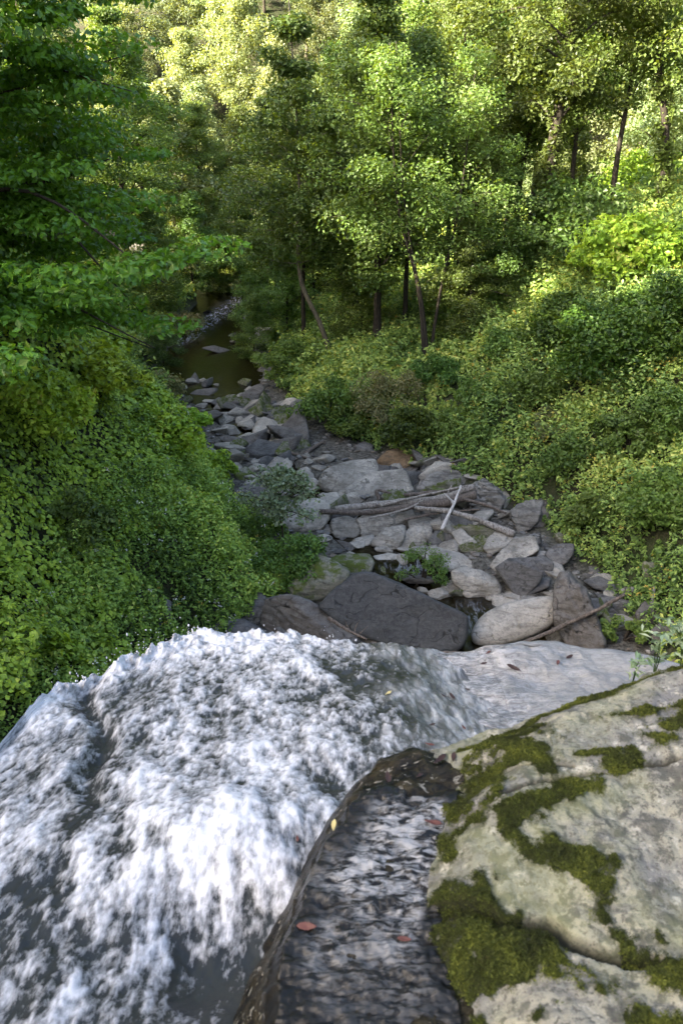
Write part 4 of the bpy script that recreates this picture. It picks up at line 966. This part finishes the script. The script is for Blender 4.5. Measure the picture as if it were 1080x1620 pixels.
shrub_at((1010, 450), 80, (2.6, 2.0, 1.8), 'vine', 'bright sunlit spreading bush at the upper right edge', lsize=.2, n=60, cnt=130)
shrub_at((820, 470), 81, (1.9, 1.6, 1.7), 'mid', 'leafy bush at the top of the right bank left of the dark ones', lsize=.18, n=46, cnt=120)
shrub_at((750, 520), 82, (1.6, 1.4, 1.3), 'mid', 'low bush at the foot of the multi-stemmed tree', lsize=.16, n=40, cnt=110)
shrub_at((462, 925), 83, (1.0, .8, 1.15), 'shrub', 'dark green bush growing on the moss-stained ledge rock', lsize=.085, n=40, cnt=130)
shrub_at((668, 925), 84, (.8, .5, .85), 'shrub', 'airy light green plant rising behind the charcoal boulder', lsize=.055, n=26, cnt=80, crad=.24)
shrub_at((262, 640), 88, (1.0, .9, 1.1), 'pale_shrub', 'pale shrub leaning over the near side of the far pool', lsize=.12, n=34, cnt=80)
shrub_at((300, 690), 89, (.7, .7, .8), 'vine', 'viny mound at the edge of the left bank by the rubble', lsize=.12, n=34, cnt=100)
shrub_at((285, 530), 85, (1.3, 1.1, 1.2), 'pale_shrub', 'pale arching shrub overhanging the far pool on the left', lsize=.13, n=34, cnt=70)
shrub_at((985, 1010), 86, (.5, .45, .4), 'shrub', 'small green bush beside the wedge rock at right', lsize=.08, n=20, cnt=90)
shrub_at((1000, 330), 87, (2.4, 2.0, 2.2), 'vine', 'pale sunlit bush behind the big leaning tree', lsize=.22, n=46, cnt=110)
for k, (px_, rad, mt, lb) in enumerate([((850, 640), (.9, .8, .9), 'shrub', 'leafy bush in the middle of the right bank'), ((760, 640), (.9, .8, .8), 'shrub', 'leafy bush low on the right bank above the tan stone'), ((720, 690), (.8, .7, .7), 'shrub', 'small rounded bush just above the banded outcrop'),
        ((900, 740), (.8, .7, .8), 'shrub', 'bush above the half buried brown outcrop'), ((985, 720), (1.0, .8, 1.0), 'shrub', 'bush right of the half buried brown outcrop'), ((1055, 690), (1.0, .9, 1.1), 'shrub', 'tall bush at the right edge under the dark bushes'),
        ((940, 830), (.7, .6, .7), 'shrub', 'bush at the foot of the right bank above the grey rock'), ((1040, 830), (.9, .7, 1.1), 'shrub', 'tall leafy bush at the right edge above the layered stones'), ((810, 575), (1.1, 1.0, 1.0), 'shrub', 'leafy bush near the top of the right bank'), ((870, 690), (.6, .6, .7), 'pale_shrub', 'pale dry bush in the middle of the right bank'),
        ((700, 610), (1.2, 1.0, .9), 'shrub', 'bush at the edge of the middle wood'), ((410, 860), (.7, .6, .7), 'shrub', 'bush at the foot of the left bank beside the dark undercut boulder'), ((330, 760), (.8, .8, .8), 'vine', 'viny mound at the edge of the left bank'), ((150, 640), (1.2, 1.1, 1.2), 'vine', 'viny mound high on the left bank'), ((60, 700), (1.1, 1.1, 1.2), 'vine', 'viny mound at the left edge'), ((250, 720), (1.0, 1.0, 1.0), 'vine', 'viny mound in the middle of the left bank'), ((120, 850), (.8, .8, .7), 'shrub', 'bush low on the left bank')]):
    shrub_at(px_, 400 + k, rad, mt, lb, lsize=.11 if mt != 'vine' else .13, n=44, cnt=110)
# thin sapling with silvery leaves
p = hit(447, 880)
o, ch = make_tree('sapling', 91, 2.3, .03, 'silver', 'bark', 'thin sapling with silvery leaves in front of the pale flat boulder', cat='sapling', path=[(0, 0, -.1), (.02, 0, .7), (-.05, 0, 1.4), (.12, .1, 2.3)], cb=.48, n_limb=22, limb=.95, rise=.3, per=5, crad=(.26, .26, .15), cnt=26, lsize=.10); o.location = p
# plant on the right end of the ledge
def stem_plant(loc, h, n, label, seed, lsize=.11):
    rk = np.random.default_rng(seed); root = obj('leafy_plant', None, loc=loc, label=label, cat='plant')
    tp = []; P = []; N = []
    for k in range(n):
        a = rk.random() * 6.28; tip = np.array([math.cos(a) * .3 * h, math.sin(a) * .3 * h, h * (.7 + .4 * rk.random())])
        ln = smooth_line([(0, 0, -.05), tip * [.3, .3, .6], tip], 16); tp.append(tube(ln, np.linspace(.003, .001, 16), 5))
        for q in range(3, 16):
            a2 = q * 2.4; dd = np.array([math.cos(a2), math.sin(a2), .35]); P.append(ln[q] + dd * lsize * .5); N.append(np.array([-dd[0] * .3, -dd[1] * .3, 1]) + rk.normal(0, .25, 3))
    V, F = join_parts(tp); obj('stem', mesh_np('stem', V, F), M['shrub'], root)
    rk2 = np.random.default_rng(seed + 1)
    V, F, T = leaves(np.array(P), np.array(N), lsize, rk2, aspect=.32)
    obj('foliage', mesh_np('foliage', V, F, {'tint': T}, smooth=False), M['silver'], root)
for k, (px_, z_, h, n, lb) in enumerate([((1035, 1062), 7.75, .26, 4, 'narrow-leaved plant rooted at the right end of the pale ledge'), ((1078, 1050), 8.15, .20, 4, 'narrow-leaved plant behind the mossy edge at the right border'), ((1000, 1075), 7.6, .16, 2, 'small narrow-leaved sprig at the ledge end')]):
    stem_plant(at_z(*px_, z_), h, n, lb, 300 + k, .055)

# ------------------------------------------------------------------ undergrowth (nobody could count it)
def scatter(n, box, rk, cond, dens=None):
    x0, x1, y0, y1 = box; X = x0 + (x1 - x0) * rk.random(n); Y = y0 + (y1 - y0) * rk.random(n)
    Z = terrain(X, Y)
    px, py, dz = project(np.stack([X, Y, Z], 1))
    ok = (px > -120) & (px < 1200) & (py > 250) & (py < 1400) & (dz > 0)
    xr = np.interp(Y, _xr[:, 0], _xr[:, 1]); xl = np.interp(Y, _xl[:, 0], _xl[:, 1])
    ok &= cond(X, Y, Z, X - xr, xl - X)
    return X[ok], Y[ok], Z[ok]
def herbs(X, Y, Z, rk, hgt, nleaf, lsize, flower=0.0, white=0.0, stems=True, thin=.16, aspect=.42):
    n = len(X); idx = np.repeat(np.arange(n), nleaf); m = len(idx)
    t = rk.random(m) ** .75
    lean = rk.normal(0, .22, (n, 3)); lean[:, 2] = 1
    H = hgt[idx]
    a = rk.random(m) * 6.28; rr = (thin * (1.15 - .75 * t)) * np.sqrt(rk.random(m)) * (H / .7)
    P = np.stack([X, Y, Z], 1)[idx] + lean[idx] * (H * t)[:, None] + np.stack([np.cos(a) * rr, np.sin(a) * rr, 0 * a], 1)
    N = np.stack([np.cos(a) * .5, np.sin(a) * .5, .75 + 0 * a], 1) + rk.normal(0, .4, (m, 3))
    pt = rk.random(n)
    patch = noise2(X, Y, .45, 2, 15.)
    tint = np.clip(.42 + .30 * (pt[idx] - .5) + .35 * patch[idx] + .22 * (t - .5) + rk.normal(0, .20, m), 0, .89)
    fl = rk.random(n)
    cl = noise2(X, Y, .5, 2, 5.)
    isf = (fl < flower * (1 + 2.0 * cl))[idx] & (t > .86); tint = np.where(isf, .93 + .03 * rk.random(m), tint)
    isw = (fl > 1 - white * (1 + 2.0 * cl))[idx] & (t > .86); tint = np.where(isw, .98, tint)
    L = lsize[idx] * np.where(isf | isw, .55, 1.0)
    V, F, T = leaves(P, N, L, rk, aspect=aspect, tint=tint)
    return V, F, T
rk = np.random.default_rng(77)
# right bank
X, Y, Z = scatter(60000, (-4, 26, 8, 48), rk, lambda X, Y, Z, sr, sl: (sr > -.1 + .3 * rk.random(len(X))) & (rk.random(len(X)) < np.clip(1.25 - Y / 45, .25, 1)))
lump = noise2(X, Y, .55, 3, 2.); hgt = np.clip(.75 + .85 * lump, .15, 1.9) * (.7 + .5 * rk.random(len(X)))
sr = X - np.interp(Y, _xr[:, 0], _xr[:, 1]); hgt *= np.clip(.45 + sr * .6, .4, 1)
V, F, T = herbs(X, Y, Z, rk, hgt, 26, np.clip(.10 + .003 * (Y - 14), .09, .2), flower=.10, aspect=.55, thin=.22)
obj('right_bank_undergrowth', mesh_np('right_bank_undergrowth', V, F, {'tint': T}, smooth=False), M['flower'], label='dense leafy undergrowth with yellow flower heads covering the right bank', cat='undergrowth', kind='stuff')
# left bank: low herbs with white flowers near the water, vines above
vsel = lambda X, Y: noise2(X, Y, .3, 2, 8.) * 1.2
X, Y, Z = scatter(30000, (-12, 0, 5, 30), rk, lambda X, Y, Z, sr, sl: (sl > .1 - .9 * np.exp(-((Y - 17) / 2.5) ** 2)) & (Z < 3.0 + vsel(X, Y)))
lump = noise2(X, Y, .6, 3, 12.); hgt = np.clip(.55 + .5 * lump, .15, 1.2) * (.7 + .5 * rk.random(len(X)))
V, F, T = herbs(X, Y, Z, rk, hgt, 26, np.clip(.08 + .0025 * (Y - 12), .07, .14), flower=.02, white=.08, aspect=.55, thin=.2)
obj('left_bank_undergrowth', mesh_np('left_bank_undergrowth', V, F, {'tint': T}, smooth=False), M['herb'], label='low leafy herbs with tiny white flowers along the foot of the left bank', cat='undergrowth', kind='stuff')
X, Y, Z = scatter(330000, (-16, -1, 4, 34), rk, lambda X, Y, Z, sr, sl: (sl > .3) & (Z > 2.0 + vsel(X, Y)) & (Z < 10))
def drape(X, Y): return .35 + 1.7 * np.maximum(0, noise2(X, Y, .32, 2, 20.) + .15) + .38 * noise2(X, Y, 1.1, 3, 22.)
e = .15; D0 = terrain(X, Y) + drape(X, Y); DX = terrain(X + e, Y) + drape(X + e, Y); DY = terrain(X, Y + e) + drape(X, Y + e)
Nn = norm(np.stack([-(DX - D0) / e, -(DY - D0) / e, np.ones_like(D0)], 1))
P = np.stack([X, Y, D0], 1) + Nn * (rk.random(len(X)) ** 2 * -.35 + .05)[:, None]
tint = np.clip(.45 + .9 * .3 * noise2(X, Y, 1.1, 3, 9.) + rk.normal(0, .22, len(X)), 0, .97)
V, F, T = leaves(P, Nn + rk.normal(0, .33, P.shape) + [0, -.1, .25], np.clip(.10 + .003 * (Y - 10), .09, .17) * (1 + .45 * noise2(X, Y, .8, 2, 31.)), rk, aspect=.85, tint=tint)
obj('vine_cover', mesh_np('vine_cover', V, F, {'tint': T}, smooth=False), M['vine'], label='thick curtain of climbing vine leaves draped over the left bank', cat='vines', kind='stuff')
# wood floor of the middle and far ground
X, Y, Z = scatter(40000, (-14, 34, 26, 72), rk, lambda X, Y, Z, sr, sl: ((sr > .3) | (sl > .3)) & (Y > 28))
lump = noise2(X, Y, .3, 3, 32.); hgt = np.clip(.75 + .7 * lump, .2, 1.8) * (.7 + .5 * rk.random(len(X)))
V, F, T = herbs(X, Y, Z, rk, hgt, 12, np.clip(.16 + .004 * (Y - 28), .15, .3), flower=.02, aspect=.6, thin=.3)
obj('woodland_undergrowth', mesh_np('woodland_undergrowth', V, F, {'tint': T}, smooth=False), M['flower'], label='leafy undergrowth beneath the trees of the middle wood', cat='undergrowth', kind='stuff')

# moss tufts on the slab: short blades, thinning out over the edges of each patch
rk = np.random.default_rng(91)
sx, sy, sz_, smk, ssd = SLAB
pr = np.clip((smk + .22) / .75, 0, 1) ** 1.6 * (ssd > -.03) * (sz_ > 8.05)
px_, py_, dz_ = project(np.stack([sx, sy, sz_], 1)); pr = pr * (px_ > 540) * (px_ < 1180) * (py_ < 1760)
n = 150000; pick = rk.choice(len(sx), n, p=pr / pr.sum())
P = np.stack([sx[pick], sy[pick], sz_[pick]], 1) + rk.normal(0, .003, (n, 3)) * [1, 1, .4] + [0, 0, .002]
tw = noise2(P[:, 0], P[:, 1], 14, 3, 41.)
Lm = .0062 * (1 + .5 * tw) * np.clip(.5 + smk[pick], .45, 1.2)
tint = np.clip(.45 + .45 * tw + rk.normal(0, .2, n), 0, 1)
V, F, T = leaves(P, rk.normal(0, 1, (n, 3)) * [1, 1, .55] + [0, -.2, .3], Lm, rk, aspect=.38, tint=tint)
M['moss'] = leaf_mat('moss_blades', [(0, (.012, .017, .003)), (.5, (.038, .050, .006)), (1, (.095, .115, .014))], .2, rough=.8, vary=.02)
obj('moss', mesh_np('moss', V, F, {'tint': T}, smooth=False), M['moss'], label='short green moss growing in patches over the pale slab', cat='moss', kind='stuff')

# ------------------------------------------------------------------ fallen leaves on the rock
def dead_leaf_mat(name, c0, c1):
    b = NB(name); n = b.noise(b.coord(), 30, 4, .6)
    return b.finish(b.bsdf(b.mix(n, c0, c1), .6, .3))
M['leaf_brown'] = dead_leaf_mat('brown_leaf', (.012, .006, .005), (.035, .016, .011))
M['leaf_red'] = dead_leaf_mat('red_leaf', (.045, .014, .010), (.10, .038, .028))
M['leaf_yellow'] = dead_leaf_mat('yellow_leaf', (.28, .23, .08), (.40, .34, .16))
DG = bpy.context.evaluated_depsgraph_get()
def drop_hit(px, py):
    DG.update(); d = ray(px, py); ok, loc, nr, *_ = SC.ray_cast(DG, Vector(CAM), Vector(d).normalized(), distance=9)
    return (np.array(loc), np.array(nr)) if ok else (at_z(px, py, 8.4), np.array([0, 0, 1.0]))
def fallen_leaf(px, L, mat, rz, label, curl=.35, group=None):
    loc, nr = drop_hit(*px); nr = norm(nr * .5 + np.array([0, 0, .5]))
    nu_, nv_ = 13, 7; uu = np.linspace(0, 1, nu_); V = []
    for a in uu:
        w = .20 * math.sin(math.pi * a ** .8) ** .9 * (1 - .25 * (math.sin(a * 22) ** 2)) + .004
        for q in np.linspace(-1, 1, nv_):
            V.append(((a - .5), w * q * (1 - .2 * curl), curl * (.35 * abs(q) ** 1.5 * w * 2 + .22 * (a - .5) ** 2 * 2) + .02 * math.sin(9 * a + q)))
    V = np.array(V) * L
    Fq = grid_faces(nu_, nv_)
    me = mesh_np('fallen_leaf', V, Fq)
    o = obj('fallen_leaf', me, M[mat], None, loc + nr * .006, label=label, cat='leaf', group=group)
    q = Vector(nr).to_track_quat('Z', 'Y').to_matrix() @ Matrix.Rotation(rz, 3, 'Z')
    o.rotation_euler = q.to_euler()
    sm = o.modifiers.new('thickness', 'SOLIDIFY'); sm.thickness = .0012
    return o
for px_, L, mt, rz, lb, cu in [
    ((696, 1205), .07, 'leaf_brown', .2, 'dark red-brown curled leaf where the wet channel meets the moss', .9), ((718, 1200), .05, 'leaf_brown', 0, 'narrow brown leaf beside the curled red-brown leaf', .5),
    ((683, 1148), .045, 'leaf_brown', .1, 'dark oval leaf on the grey rock above the channel', .4), ((732, 1152), .04, 'leaf_red', .3, 'small reddish leaf on the grey rock near the moss', .6),
    ((679, 1180), .05, 'leaf_red', 1.2, 'upright reddish leaf at the channel head', .9), ((614, 1232), .06, 'leaf_brown', 2.2, 'dark leaf in the upper middle of the wet channel', .4),
    ((663, 1230), .035, 'leaf_brown', .5, 'small dark leaf in the right of the wet channel', .5), ((530, 1308), .055, 'leaf_yellow', .1, 'pale yellow leaf in the wet channel', .5),
    ((684, 1305), .06, 'leaf_red', 1.5, 'bright red-brown leaf caught under the mossy edge', .9), ((640, 1488), .04, 'leaf_red', .4, 'reddish leaf at the lower right of the channel', .6),
    ((486, 1466), .06, 'leaf_red', .2, 'rusty leaf low in the wet channel', .3), ((470, 1328), .03, 'leaf_red', .9, 'tiny rusty leaf on the left rim of the channel', .5),
    ((614, 1098), .07, 'leaf_yellow', .5, 'yellow leaf floating on the water near the lip', .3),
    ((812, 1058), .13, 'leaf_brown', -.5, 'large dark leaf on the pale ledge', .5), ((882, 1050), .08, 'leaf_red', 0, 'reddish leaf at the far right of the pale ledge', .5), ((900, 1040), .09, 'leaf_brown', .2, 'dark slender leaf at the ledge brink', .4),
    ((765, 1050), .06, 'leaf_brown', .3, 'small dark leaf left of the large dark leaf', .4), ((715, 1103), .08, 'leaf_brown', -.6, 'dark leaf at the lower middle of the ledge', .5), ((738, 1092), .05, 'leaf_brown', .8, 'small dark leaf above the mossy brink', .5),
    ((700, 1102), .06, 'leaf_brown', .4, 'brown leaf beside the dark leaf on the lower ledge', .6), ((772, 1034), .07, 'leaf_red', -.3, 'pinkish leaf near the brink of the ledge', .5)]:
    fallen_leaf(px_, L * (.62 if px_[1] < 1110 else .8), mt, rz, lb, cu)
